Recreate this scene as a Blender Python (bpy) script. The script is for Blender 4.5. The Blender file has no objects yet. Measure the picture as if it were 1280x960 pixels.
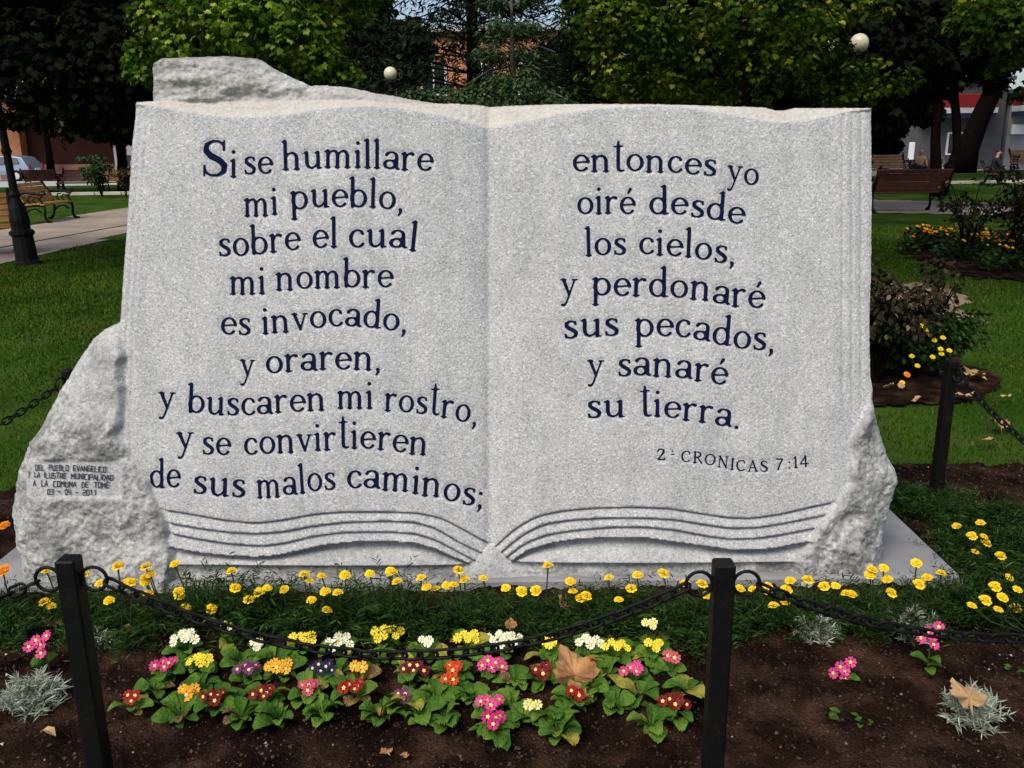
import bpy, math, random
import numpy as np
from mathutils import Vector, Matrix, Euler

# ------------------------------------------------------------------ camera, sky, sun, exposure
SC = bpy.context.scene
F = 1100.0
PITCH = math.radians(14.9); ROLL = math.radians(0.6)
CAMP = np.array([0, 0, 1.5])
_f = np.array([0, math.cos(PITCH), -math.sin(PITCH)])
_r0 = np.array([1.0, 0, 0]); _u0 = np.array([0, math.sin(PITCH), math.cos(PITCH)])
_r = _r0*math.cos(ROLL) - _u0*math.sin(ROLL)
_u = _u0*math.cos(ROLL) + _r0*math.sin(ROLL)
cam = bpy.data.cameras.new('camera'); cam.sensor_width = 36; cam.lens = F/1280*36
cam.clip_start = 0.05; cam.clip_end = 1500
co = bpy.data.objects.new('camera', cam); SC.collection.objects.link(co); SC.camera = co
co.matrix_world = Matrix(((_r[0], _u[0], -_f[0], 0), (_r[1], _u[1], -_f[1], 0), (_r[2], _u[2], -_f[2], 1.5), (0, 0, 0, 1)))
cam.dof.use_dof = False

SUN_EL = 52; SUN_AZ = -150          # azimuth of the sun measured from +Y (view direction), clockwise
W = bpy.data.worlds.new('World'); SC.world = W; W.use_nodes = True
nt = W.node_tree; nt.nodes.clear()
sky = nt.nodes.new('ShaderNodeTexSky'); sky.sky_type = 'NISHITA'; sky.sun_disc = False
sky.sun_elevation = math.radians(SUN_EL); sky.sun_rotation = math.radians(SUN_AZ)
sky.dust_density = 2.6; sky.air_density = 1.0; sky.ozone_density = 1.0
bg = nt.nodes.new('ShaderNodeBackground'); bg.inputs[1].default_value = 0.11
wo = nt.nodes.new('ShaderNodeOutputWorld')
nt.links.new(sky.outputs[0], bg.inputs[0]); nt.links.new(bg.outputs[0], wo.inputs[0])
sl = bpy.data.lights.new('sun', 'SUN'); sl.energy = 2.0; sl.angle = math.radians(32); sl.color = (1, .935, .83)
so = bpy.data.objects.new('sun', sl); SC.collection.objects.link(so)
_az = math.radians(SUN_AZ); _el = math.radians(SUN_EL)
_sd = Vector((math.sin(_az)*math.cos(_el), math.cos(_az)*math.cos(_el), math.sin(_el)))
so.rotation_euler = _sd.to_track_quat('Z', 'Y').to_euler(); so.location = (0, 0, 20)
SC.view_settings.view_transform = 'Standard'; SC.view_settings.look = 'None'
SC.view_settings.exposure = 0.52; SC.view_settings.gamma = 1.0; SC.view_settings.use_curve_mapping = False
SC.cycles.max_bounces = 6; SC.cycles.transparent_max_bounces = 8

rng = np.random.default_rng(7); random.seed(7)

# ------------------------------------------------------------------ helpers
def ray(px, py):
    px = np.asarray(px, float); py = np.asarray(py, float)
    return F*_f + (px-640)[..., None]*_r - (py-480)[..., None]*_u
def gp(px, py, z=0.0):
    """where a sight line meets the level z"""
    d = ray(px, py); t = (z-1.5)/d[..., 2]
    return CAMP + d*t[..., None]
def at(px, py, dist):
    d = ray(px, py); return CAMP + d*(dist/d[..., 1])[..., None]

def mk(name, V, Fa, mat=None, parent=None, smooth=False, mats=None, midx=None, loc=None):
    me = bpy.data.meshes.new(name)
    V = np.asarray(V, np.float32).reshape(-1, 3)
    if isinstance(Fa, np.ndarray):
        k = Fa.shape[1]; n = len(Fa)
        me.vertices.add(len(V)); me.vertices.foreach_set('co', V.ravel())
        me.loops.add(n*k); me.loops.foreach_set('vertex_index', Fa.astype(np.int32).ravel())
        me.polygons.add(n); me.polygons.foreach_set('loop_start', np.arange(0, n*k, k, dtype=np.int32))
        me.polygons.foreach_set('loop_total', np.full(n, k, np.int32))
        me.update(calc_edges=True)
    else:
        me.from_pydata([tuple(map(float, v)) for v in V], [], [list(map(int, f)) for f in Fa])
    if mats:
        for m in mats: me.materials.append(m)
    elif mat: me.materials.append(mat)
    if midx is not None: me.polygons.foreach_set('material_index', np.asarray(midx, np.int32))
    if smooth: me.polygons.foreach_set('use_smooth', np.ones(len(me.polygons), bool))
    me.update()
    o = bpy.data.objects.new(name, me); SC.collection.objects.link(o)
    if parent: o.parent = parent
    if loc is not None: o.location = loc
    return o
def tag(o, label=None, cat=None, group=None, kind=None):
    if label: o['label'] = label
    if cat: o['category'] = cat
    if group: o['group'] = group
    if kind: o['kind'] = kind
    return o
def thing(name, label, cat, loc=(0, 0, 0), rz=0, group=None):
    o = bpy.data.objects.new(name, None); SC.collection.objects.link(o)
    o.empty_display_size = .1; o.location = tuple(map(float, loc)); o.rotation_euler = (0, 0, rz)
    return tag(o, label, cat, group)
def inst(name, me, parent=None, loc=(0, 0, 0), rot=(0, 0, 0), s=1.0):
    o = bpy.data.objects.new(name, me); SC.collection.objects.link(o)
    if parent: o.parent = parent
    o.location = tuple(map(float, loc)); o.rotation_euler = rot
    o.scale = (s, s, s) if not hasattr(s, '__len__') else s
    return o
def copy_tree(o, parent=None):
    c = o.copy(); SC.collection.objects.link(c)
    if parent: c.parent = parent
    for ch in list(o.children): copy_tree(ch, c)
    return c

class MB:
    def __init__(s): s.v = []; s.f = []
    def add(s, V, Fa):
        o = len(s.v); s.v += [tuple(map(float, v)) for v in V]; s.f += [[i+o for i in f] for f in Fa]; return s
    def box(s, c, size, R=None, bev=0.0):
        x, y, z = [a/2 for a in size]
        if bev <= 0:
            P = [(sx*x, sy*y, sz*z) for sx in (-1, 1) for sy in (-1, 1) for sz in (-1, 1)]
            Fs = [(0, 1, 3, 2), (4, 6, 7, 5), (0, 4, 5, 1), (2, 3, 7, 6), (0, 2, 6, 4), (1, 5, 7, 3)]
        else:
            b = min(bev, x*.9, y*.9, z*.9)
            ring = [(-x, -y+b), (-x, y-b), (-x+b, y), (x-b, y), (x, y-b), (x, -y+b), (x-b, -y), (-x+b, -y)]
            ri = [(-x+b, -y+b), (-x+b, y-b), (-x+b, y-b), (x-b, y-b), (x-b, y-b), (x-b, -y+b), (x-b, -y+b), (-x+b, -y+b)]
            P = [(a, c_, -z) for a, c_ in ri]+[(a, c_, -z+b) for a, c_ in ring]+[(a, c_, z-b) for a, c_ in ring]+[(a, c_, z) for a, c_ in ri]
            Fs = []
            for k in range(3):
                for i in range(8):
                    j = (i+1) % 8; Fs.append((k*8+i, k*8+8+i, k*8+8+j, k*8+j))
            Fs.append((0, 2, 4, 6)); Fs.append((24+6, 24+4, 24+2, 24))
        P = [Vector(p) for p in P]
        if R is not None: P = [R @ p for p in P]
        c = Vector(c)
        return s.add([p+c for p in P], Fs)
    def tube(s, pts, rad, n=8, cap=True):
        pts = [Vector(p) for p in pts]
        if not hasattr(rad, '__len__'): rad = [rad]*len(pts)
        rings = []; up = None
        for i, p in enumerate(pts):
            t = (pts[min(i+1, len(pts)-1)]-pts[max(i-1, 0)])
            if t.length < 1e-9: t = Vector((0, 0, 1))
            t.normalize()
            if up is None:
                up = Vector((0, 0, 1)) if abs(t.z) < .9 else Vector((1, 0, 0))
            a = up.cross(t)
            if a.length < 1e-6: a = Vector((0, 1, 0)).cross(t)
            a.normalize(); b = t.cross(a); up = b.copy() if abs(b.dot(t)) < .5 else up
            rings.append([p+(a*math.cos(q)+b*math.sin(q))*rad[i] for q in [2*math.pi*k/n for k in range(n)]])
        V = [v for r in rings for v in r]; Fs = []
        for i in range(len(pts)-1):
            for k in range(n):
                Fs.append((i*n+k, i*n+(k+1) % n, (i+1)*n+(k+1) % n, (i+1)*n+k))
        if cap:
            Fs.append(tuple(range(n-1, -1, -1))); Fs.append(tuple((len(pts)-1)*n+k for k in range(n)))
        return s.add(V, Fs)
    def lathe(s, prof, n=16, c=(0, 0, 0)):
        V = []; Fs = []
        for r, z in prof:
            V += [(c[0]+r*math.cos(2*math.pi*k/n), c[1]+r*math.sin(2*math.pi*k/n), c[2]+z) for k in range(n)]
        for i in range(len(prof)-1):
            for k in range(n):
                Fs.append((i*n+k, i*n+(k+1) % n, (i+1)*n+(k+1) % n, (i+1)*n+k))
        Fs.append(tuple(range(n-1, -1, -1))); Fs.append(tuple((len(prof)-1)*n+k for k in range(n)))
        return s.add(V, Fs)
    def torus(s, c, R, r, axis='Y', N=20, n=6, sx=1, sz=1):
        V = []; Fs = []
        for i in range(N):
            a = 2*math.pi*i/N
            for k in range(n):
                b = 2*math.pi*k/n; q = R+r*math.cos(b)
                p = (q*math.cos(a)*sx, r*math.sin(b), q*math.sin(a)*sz)
                if axis == 'Z': p = (p[0], p[2], p[1])
                V.append((c[0]+p[0], c[1]+p[1], c[2]+p[2]))
        for i in range(N):
            for k in range(n):
                Fs.append((i*n+k, i*n+(k+1) % n, ((i+1) % N)*n+(k+1) % n, ((i+1) % N)*n+k))
        return s.add(V, Fs)
    def build(s, name, mat, parent=None, smooth=False, **k):
        return mk(name, s.v, s.f, mat, parent, smooth, **k)

# numpy noise
def _hash(i, j, s):
    h = (i.astype(np.int64)*374761393 + j.astype(np.int64)*668265263 + s*974634777) & 0x7fffffff
    h = ((h ^ (h >> 13))*1274126177) & 0x7fffffff
    return ((h ^ (h >> 16)) & 0xffff)/65535.0
def vn(x, y, s=0):
    i = np.floor(x); j = np.floor(y); fx = x-i; fy = y-j
    fx = fx*fx*(3-2*fx); fy = fy*fy*(3-2*fy); i = i.astype(np.int64); j = j.astype(np.int64)
    return ((_hash(i, j, s)*(1-fx)+_hash(i+1, j, s)*fx)*(1-fy)+(_hash(i, j+1, s)*(1-fx)+_hash(i+1, j+1, s)*fx)*fy)*2-1
def fbm(x, y, o=4, s=0, g=.5):
    r = 0; a = 1; t = 0
    for k in range(o):
        r = r+a*vn(x*2**k+k*17.3, y*2**k-k*9.1, s+k); t += a; a *= g
    return r/t
def inpoly(x, y, P):
    c = np.zeros(np.shape(x), bool); n = len(P)
    for i in range(n):
        x0, y0 = P[i]; x1, y1 = P[(i+1) % n]
        if y0 == y1: continue
        m = ((y0 > y) != (y1 > y)) & (x < (x1-x0)*(y-y0)/(y1-y0)+x0); c ^= m
    return c
def sstep(a, b, x):
    t = np.clip((x-a)/(b-a), 0, 1); return t*t*(3-2*t)

# ------------------------------------------------------------------ materials
def mat(name, col, rough=.8, var=0.0, scale=8.0, bump=0.0, bscale=60.0, spec=.3, metal=0, ramp=None, island=False, trans=0.0, detail=4.0, emit=None):
    m = bpy.data.materials.new(name); m.use_nodes = True; t = m.node_tree; n = t.nodes; l = t.links
    b = n['Principled BSDF']; b.inputs['Roughness'].default_value = rough; b.inputs['Metallic'].default_value = metal
    b.inputs['Specular IOR Level'].default_value = spec; b.inputs['Base Color'].default_value = (*col, 1)
    tc = n.new('ShaderNodeTexCoord'); src = None
    if ramp or var:
        if island:
            g = n.new('ShaderNodeNewGeometry'); src = g.outputs['Random Per Island']
        else:
            x = n.new('ShaderNodeTexNoise'); x.inputs['Scale'].default_value = scale; x.inputs['Detail'].default_value = detail
            l.new(tc.outputs['Object'], x.inputs['Vector']); src = x.outputs['Fac']
        r = n.new('ShaderNodeValToRGB')
        if ramp is None:
            ramp = [(.3 if not island else 0, tuple(c*(1-var) for c in col)), (.7 if not island else 1, tuple(min(1, c*(1+var)) for c in col))]
        while len(r.color_ramp.elements) < len(ramp): r.color_ramp.elements.new(.5)
        for e, (p, c) in zip(r.color_ramp.elements, ramp): e.position = p; e.color = (*c, 1)
        l.new(src, r.inputs[0]); l.new(r.outputs[0], b.inputs['Base Color'])
        if trans:
            tr = n.new('ShaderNodeBsdfTranslucent'); l.new(r.outputs[0], tr.inputs[0])
            mx = n.new('ShaderNodeMixShader'); mx.inputs[0].default_value = trans
            l.new(b.outputs[0], mx.inputs[1]); l.new(tr.outputs[0], mx.inputs[2]); l.new(mx.outputs[0], n['Material Output'].inputs[0])
    if bump:
        x = n.new('ShaderNodeTexNoise'); x.inputs['Scale'].default_value = bscale; x.inputs['Detail'].default_value = 5
        l.new(tc.outputs['Object'], x.inputs['Vector'])
        bu = n.new('ShaderNodeBump'); bu.inputs['Strength'].default_value = bump; bu.inputs['Distance'].default_value = .02
        l.new(x.outputs['Fac'], bu.inputs['Height']); l.new(bu.outputs[0], b.inputs['Normal'])
    if emit:
        b.inputs['Emission Color'].default_value = (*col, 1); b.inputs['Emission Strength'].default_value = emit
    return m

M = {}
M['iron'] = mat('black_iron_paint', (.004, .004, .0045), .55, ramp=[(.3, (.0035, .0035, .004)), (.62, (.0055, .0052, .005)), (.74, (.02, .012, .008))], scale=22, detail=9, bump=.12, bscale=80, spec=.15)
M['soil'] = mat('dark_soil', (.03, .018, .011), .95, ramp=[(.3, (.0035, .0022, .0018)), (.5, (.021, .011, .007)), (.72, (.075, .043, .028))], scale=7, bump=1.0, bscale=110, spec=.03, detail=10)
M['grass_ground'] = mat('lawn_ground', (.025, .055, .01), .95, ramp=[(.3, (.014, .036, .004)), (.55, (.035, .075, .009)), (.68, (.06, .075, .02)), (.8, (.085, .07, .03))], scale=1.1, bump=.8, bscale=40, spec=.02, detail=8)
M['grass'] = mat('grass_blades', (.03, .08, .01), .7, ramp=[(0, (.020, .055, .004)), (.6, (.048, .115, .009)), (.92, (.085, .14, .016)), (1, (.17, .14, .06))], island=True, trans=.25, spec=.04)
M['path'] = mat('path_concrete', (.33, .27, .21), .9, ramp=[(.3, (.25, .20, .155)), (.7, (.36, .30, .24))], scale=1.5, bump=.3, bscale=60, detail=8)
M['kerb'] = mat('kerb_concrete', (.5, .48, .38), .85, var=.15, scale=3)
M['plaza'] = mat('plaza_paving', (.38, .38, .38), .85, var=.2, scale=.6, detail=8)
M['sand'] = mat('bare_sand', (.22, .16, .11), .95, var=.3, scale=3, bump=.5, bscale=50)
M['pad'] = mat('pad_concrete', (.34, .34, .34), .85, ramp=[(.3, (.19, .19, .195)), (.7, (.29, .29, .29))], scale=5, bump=.25, bscale=120, detail=9)
M['letter'] = mat('blue_letter_paint', (.006, .009, .036), .85, var=.35, scale=45, bump=.2, bscale=200, spec=.03)
M['letter2'] = mat('grey_letter_paint', (.03, .033, .055), .7, var=.4, scale=60)
M['bark'] = mat('tree_bark', (.0055, .0042, .0035), .95, var=.5, scale=9, bump=.9, bscale=25, spec=.02)
M['bark_grey'] = mat('grey_bark', (.13, .12, .10), .95, var=.4, scale=9, bump=.7, bscale=25)
M['wood'] = mat('bench_wood', (.36, .17, .055), .5, ramp=[(.3, (.24, .11, .035)), (.7, (.44, .22, .075))], scale=6, bump=.2, bscale=40)
M['wood_red'] = mat('dark_red_bench_wood', (.10, .03, .017), .6, var=.3, scale=6)
M['stem'] = mat('plant_stem', (.03, .06, .015), .8, var=.2)
def foliage(name, ramp, trans=.25, rough=.7, spec=.05): return mat(name, ramp[0][1], rough, ramp=ramp, island=True, trans=trans, spec=spec)
M['leaf_bright'] = foliage('bright_maple_leaves', [(0, (.012, .035, .004)), (.4, (.05, .12, .008)), (.8, (.14, .24, .02)), (1, (.34, .38, .07))], .45)
M['leaf_yellow'] = foliage('yellowing_maple_leaves', [(0, (.010, .026, .003)), (.5, (.035, .075, .006)), (.85, (.09, .14, .012)), (1, (.24, .25, .035))], .45)
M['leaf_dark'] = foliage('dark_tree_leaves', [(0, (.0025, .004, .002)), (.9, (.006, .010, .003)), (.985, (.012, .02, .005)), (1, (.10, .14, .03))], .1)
M['leaf_brown'] = foliage('bronze_leaves', [(0, (.02, .012, .008)), (.7, (.045, .028, .014)), (1, (.07, .06, .02))], .15)
M['leaf_purple'] = foliage('rose_bush_leaves', [(0, (.008, .012, .005)), (.4, (.035, .022, .014)), (.7, (.015, .032, .008)), (.93, (.07, .045, .028)), (1, (.28, .22, .14))], .15)
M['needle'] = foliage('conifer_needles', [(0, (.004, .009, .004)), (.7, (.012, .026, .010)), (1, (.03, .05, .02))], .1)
M['needle_light'] = foliage('young_pine_needles', [(0, (.018, .036, .014)), (.7, (.045, .085, .03)), (1, (.09, .14, .05))], .15)
M['marileaf'] = foliage('marigold_foliage', [(0, (.006, .018, .004)), (.7, (.016, .045, .008)), (1, (.05, .09, .02))], .15)
M['broadleaf'] = foliage('broad_green_leaves', [(0, (.03, .09, .012)), (.7, (.06, .16, .02)), (1, (.11, .2, .03))], .2)
M['silver'] = foliage('silver_foliage', [(0, (.18, .21, .15)), (.6, (.34, .38, .29)), (1, (.5, .54, .44))], .1)
def patchy(m, sc, lo, hi):
    t = m.node_tree; n = t.nodes; l = t.links; b = n['Principled BSDF']; src = b.inputs['Base Color'].links[0].from_socket
    tc = n.new('ShaderNodeTexCoord'); x = n.new('ShaderNodeTexNoise'); x.inputs['Scale'].default_value = sc; x.inputs['Detail'].default_value = 6; l.new(tc.outputs['Object'], x.inputs['Vector'])
    r = n.new('ShaderNodeValToRGB'); r.color_ramp.elements[0].position = .36; r.color_ramp.elements[0].color = (*lo, 1); r.color_ramp.elements[1].position = .62; r.color_ramp.elements[1].color = (*hi, 1); l.new(x.outputs['Fac'], r.inputs[0])
    mx = n.new('ShaderNodeMix'); mx.data_type = 'RGBA'; mx.blend_type = 'MULTIPLY'; mx.inputs[0].default_value = 1; l.new(src, mx.inputs[6]); l.new(r.outputs[0], mx.inputs[7]); l.new(mx.outputs[2], b.inputs['Base Color'])
    return m
patchy(M['grass'], .8, (.62, .75, .8), (1.35, 1.05, 1.0)); patchy(M['soil'], 2.2, (.6, .6, .62), (1.25, 1.15, 1.1)); patchy(M['leaf_bright'], 2.4, (.35, .5, .45), (1.9, 1.65, 1.6)); patchy(M['leaf_yellow'], 1.9, (.25, .45, .4), (1.9, 1.65, 1.4)); patchy(M['marileaf'], 9, (.6, .6, .6), (1.7, 1.7, 1.6)); patchy(M['path'], .35, (.7, .7, .72), (1.08, 1.05, 1.02))
def petal(name, c, c2=None):
    c2 = c2 or tuple(x*.7 for x in c)
    return mat(name, c, .6, ramp=[(0, c2), (1, c)], island=True, trans=.15, spec=.2)
M['mari'] = petal('marigold_petals', (.95, .76, .035), (.88, .58, .012))
M['mari_o'] = petal('orange_marigold_petals', (.9, .35, .015), (.75, .2, .01))
M['mari_c'] = mat('marigold_heart', (.75, .33, .01), .8, var=.3, scale=200)
PET = {'white': ((.85, .84, .66), (.8, .78, .55)), 'cream': ((.85, .78, .35), (.8, .7, .2)), 'yellow': ((.9, .72, .04), (.85, .6, .02)), 'orange': ((.85, .45, .03), (.8, .33, .02)),
       'magenta': ((.6, .03, .2), (.45, .02, .14)), 'purple': ((.2, .03, .16), (.13, .02, .12)), 'navy': ((.01, .012, .10), (.005, .006, .05)), 'maroon': ((.13, .006, .02), (.12, .005, .02)),
       'red': ((.33, .009, .010), (.24, .006, .010)), 'darkred': ((.2, .006, .008), (.13, .004, .006)), 'scarlet': ((.62, .06, .012), (.5, .03, .01)), 'pink': ((.72, .07, .27), (.6, .05, .2)), 'rose': ((.6, .10, .16), (.5, .06, .1))}
for k, (c, c2) in PET.items(): M['p_'+k] = petal(k+'_petals', c, c2)
M['eye'] = mat('flower_eye', (.85, .62, .15), .7, var=.2, scale=300)
M['fallen'] = mat('dry_leaf', (.36, .17, .06), .7, ramp=[(.3, (.24, .10, .035)), (.7, (.48, .26, .10))], scale=25, bump=.4, bscale=60)
M['fallen_pale'] = mat('pale_dry_leaf', (.42, .26, .12), .7, var=.25, scale=25)
M['globe'] = mat('lamp_globe_glass', (.66, .62, .44), .25, var=.06, scale=3, spec=.5)
M['skin'] = mat('skin', (.45, .26, .18), .6, var=.08, scale=20)
# ------------------------------------------------------------------ ground
BED = [(-3.6, 1.0), (3.9, 1.0), (4.2, 3.0), (3.4, 3.86), (1.9, 3.97), (0, 4.05), (-2.0, 3.95), (-2.5, 3.6), (-2.75, 3.75), (-3.7, 4.05)]
bedP = BED
ROSEBED = [tuple(gp(x, y)[:2]) for x, y in [(1050, 505), (1085, 520), (1150, 512), (1215, 500), (1242, 470), (1215, 440), (1195, 424), (1150, 405), (1085, 400), (1040, 410)]]
SAND = [tuple(gp(x, y)[:2]) for x, y in [(1120, 357), (1145, 354), (1175, 362), (1208, 371), (1212, 378), (1196, 386), (1215, 396), (1235, 406), (1222, 410), (1190, 402), (1165, 394), (1130, 392), (1090, 372)]]
FARBED = [tuple(gp(x, y)[:2]) for x, y in [(1128, 318), (1150, 330), (1200, 345), (1300, 357), (1450, 358), (1450, 300), (1300, 288), (1200, 290), (1140, 300)]]
PATH = [tuple(gp(x, y)[:2]) for x, y in [(-260, 400), (-120, 362), (0, 332), (60, 318), (120, 302), (165, 290), (400, 276), (700, 269), (1087, 266), (1280, 270), (1700, 285), (1700, 266), (1280, 255), (1087, 250), (700, 250), (400, 252), (165, 259), (100, 269), (50, 280), (0, 288), (-120, 305), (-260, 330)]]
def bedz(x, y):
    return .002+.030*(np.clip(.5+.5*fbm(x*4, y*4, 3, 1), 0, 1)+.8*np.abs(fbm(x*16, y*16, 3, 2))+.7*np.abs(fbm(x*38, y*38, 2, 3)))
def sheet(name, poly, z, m, cell=.08, amp=0.0, edge=.0, kind='structure', asmooth=True, parent=None):
    """ground sheet cut to an outline, gently uneven"""
    P = np.array(poly); x0, y0 = P.min(0); x1, y1 = P.max(0)
    nx = int((x1-x0)/cell)+2; ny = int((y1-y0)/cell)+2
    X, Y = np.meshgrid(x0+np.arange(nx)*cell, y0+np.arange(ny)*cell)
    wob = fbm(X*3, Y*3, 3, 5)*edge; wob2 = fbm(X*3+50, Y*3, 3, 9)*edge
    ins = inpoly(X+cell/2+wob, Y+cell/2+wob2, poly)[:-1, :-1]
    Z = z+amp*(np.clip(.5+.5*fbm(X*4, Y*4, 3, 1), 0, 1)+.8*np.abs(fbm(X*16, Y*16, 3, 2))+.7*np.abs(fbm(X*38, Y*38, 2, 3)))
    idx = np.arange(nx*ny).reshape(ny, nx)
    Q = np.stack([idx[:-1, :-1], idx[:-1, 1:], idx[1:, 1:], idx[1:, :-1]], -1)[ins]
    u, inv = np.unique(Q, return_inverse=True)
    V = np.stack([X.ravel(), Y.ravel(), Z.ravel()], 1)[u]
    o = mk(name, V, inv.reshape(Q.shape), m, parent, smooth=asmooth)
    if kind: o['kind'] = kind
    return o
g = 700
tag(mk('lawn', [(-g, -60, 0), (g, -60, 0), (g, g, 0), (-g, g, 0)], [(0, 1, 2, 3)], M['grass_ground']), kind='structure')
sheet('flower_bed_soil', BED, .002, M['soil'], .013, .030, .12)
sheet('rose_bed_soil', ROSEBED, .006, M['soil'], .03, .014, .3)
sheet('far_bed_soil', FARBED, .006, M['soil'], .08, .02, .4)
sheet('bare_sand_patch', SAND, .006, M['sand'], .04, .012, .12)
sheet('garden_path', PATH, .008, M['path'], .25, .004, .08)
jm = MB()
_a = gp(-40, 318)[:2]; _b = gp(165, 281)[:2]
jm.tube([(_a[0], _a[1], .014), ((_a[0]+_b[0])/2, (_a[1]+_b[1])/2-.3, .014), (_b[0], _b[1], .014)], .012, 4)
tag(jm.build('path_joint', mat('path_joint_dark', (.06, .05, .045), .95)), kind='structure')
PLZ = [tuple(gp(x, y)[:2]) for x, y in [(-500, 246), (170, 230.5), (640, 222), (1280, 212.5), (1900, 210)]]
PLZ = PLZ+[(90, 160), (-90, 160)]
tag(mk('plaza_pavement', [(x, y, .01) for x, y in PLZ], [tuple(range(len(PLZ)))], M['plaza']), kind='structure')
# pale kerb along the far side of the lawn, in lengths of stone
ka = gp(-120, 247)[:2]; kb = gp(1420, 227)[:2]
KD = kb-ka; KL = np.linalg.norm(KD); KD = KD/KL; KR = math.atan2(KD[1], KD[0])
kr = bpy.data.objects.new('lawn_kerb', None); SC.collection.objects.link(kr); kr['kind'] = 'structure'
km = MB().box((0, 0, .06), (.97, .16, .12), bev=.012); km0 = mk('kerb_stone', km.v, km.f, M['kerb'], kr)
for i in range(int(KL)):
    p = ka+KD*(i+.5)
    o = km0 if i == 0 else inst('kerb_stone', km0.data, kr)
    o.location = (p[0], p[1], 0); o.rotation_euler = (0, 0, KR)

# concrete pad under the stone
pm = MB().box((-.175, 3.30, .03), (3.45, 1.06, .06), bev=.008)
pad = tag(pm.build('concrete_pad', M['pad']), kind='structure')

# lawn grass: real blades where the lawn is near
def blades(name, n, x0, x1, y0, y1, hgt, seed, label):
    r = np.random.default_rng(seed)
    y = y0*np.power(y1/y0, r.random(n)); x = x0+(x1-x0)*r.random(n)
    keep = np.ones(n, bool)
    for P in (BED, ROSEBED, SAND, FARBED, PATH): keep &= ~inpoly(x+fbm(x*3, y*3, 2, 5)*.06, y, P)
    keep &= (np.abs(x) < .62*y+.6)
    keep &= ~((np.abs(x+.26) < 1.82) & (y < 3.85))
    patch = fbm(x*1.3, y*1.3, 3, 8); keep &= r.random(n) < .62+.6*patch
    x = x[keep]; y = y[keep]; n = len(x)
    a = r.random(n)*2*math.pi; h = hgt*(.5+r.random(n)*.8)*np.clip(y/6, .9, 2.0)**.5; w = .0026*np.clip(y/3.0, 1, 4)*(.7+.6*r.random(n))
    lean = (r.random((n, 2))-.5)*1.1*h[:, None]
    A = np.stack([x-np.cos(a)*w, y-np.sin(a)*w, np.zeros(n)], 1); B = np.stack([x+np.cos(a)*w, y+np.sin(a)*w, np.zeros(n)], 1)
    C = np.stack([x+lean[:, 0], y+lean[:, 1], h], 1)
    V = np.stack([A, B, C], 1).reshape(-1, 3)
    tag(mk(name, V, np.arange(3*n).reshape(-1, 3), M['grass']), label, 'grass', kind='stuff')
blades('lawn_grass', 210000, -8.5, -1.7, 3.4, 15, .024, 3, 'short green grass of the lawn left of the stone book')
blades('lawn_grass', 210000, 1.5, 9.5, 3.9, 17, .024, 4, 'short green grass of the lawn right of the stone book')

# ------------------------------------------------------------------ stone book
LEAN = math.radians(9.0)
_b0 = gp(612, 716, .06); D0 = _b0[1]; Z0 = .06
NRM = np.array([0, -math.cos(LEAN), math.sin(LEAN)]); PUP = np.array([0, math.sin(LEAN), math.cos(LEAN)])
def onplane(px, py):
    d = ray(px, py); o = np.array([0, D0, Z0])
    t = ((o-CAMP) @ NRM)/(d @ NRM)
    return CAMP+d*t[..., None]
SIL = [(186, 129), (187, 84), (190, 76), (198, 71.5), (230, 69.5), (262, 68), (290, 68), (318, 70), (328, 75), (338, 82), (350, 88), (362, 94), (376, 100), (386, 105), (400, 104), (418, 106), (440, 109), (465, 114), (490, 117), (512, 122), (530, 124), (550, 127), (575, 129), (620, 131.5), (700, 132), (800, 133), (900, 134.5), (955, 135), (968, 139), (978, 139), (992, 135.5), (1040, 136), (1086, 137), (1087, 250), (1086, 340), (1084, 400), (1085, 470), (1090, 492), (1100, 525), (1108, 548), (1114, 572), (1122, 588), (1126, 603), (1123, 622), (1117, 640), (1112, 660), (1108, 680), (1106, 728), (1000, 732), (600, 734), (200, 732), (26, 728), (21, 700), (17, 672), (14, 645), (13, 622), (18, 600), (23, 580), (31, 562), (42, 546), (52, 528), (60, 508), (72, 488), (84, 470), (94, 452), (103, 438), (114, 424), (128, 412), (142, 405), (154, 402), (155, 390), (158, 345), (162, 290), (166, 230), (169, 180), (173, 150), (174, 129)]
TC = ([174, 200, 240, 275, 300, 330, 360, 400, 430, 460, 500, 540, 575, 598, 612, 626, 650, 680, 710, 750, 800, 840, 880, 920, 950, 975, 1000, 1030, 1055, 1087],
      [134, 137, 145, 149.5, 151, 151, 148.5, 142, 139, 138, 140.5, 146, 153.5, 160, 162.5, 161, 157.5, 151.5, 146, 140.5, 138, 139, 143, 150, 155, 157, 155, 149, 143, 139])
def cc(sx, sy, k, pts): return ([sx+x/k for x, y in pts], [sy+y/k for x, y in pts])
LL = [cc(180, 600, 2.783, p) for p in (
    [(60, 90), (180, 108), (300, 128), (400, 137), (500, 125), (600, 105), (700, 97), (850, 97), (960, 102), (1040, 120), (1120, 165), (1195, 212)],
    [(60, 132), (200, 155), (300, 168), (400, 173), (500, 165), (600, 145), (700, 133), (850, 128), (950, 133), (1020, 155), (1100, 205), (1178, 247)],
    [(60, 166), (200, 192), (300, 207), (420, 215), (500, 205), (600, 180), (700, 167), (850, 165), (950, 172), (1020, 195), (1100, 240), (1155, 272)],
    [(60, 218), (200, 240), (300, 250), (400, 255), (480, 248), (560, 230), (640, 212), (740, 202), (860, 200), (950, 207), (1020, 228), (1090, 262), (1130, 281)])]
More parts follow.
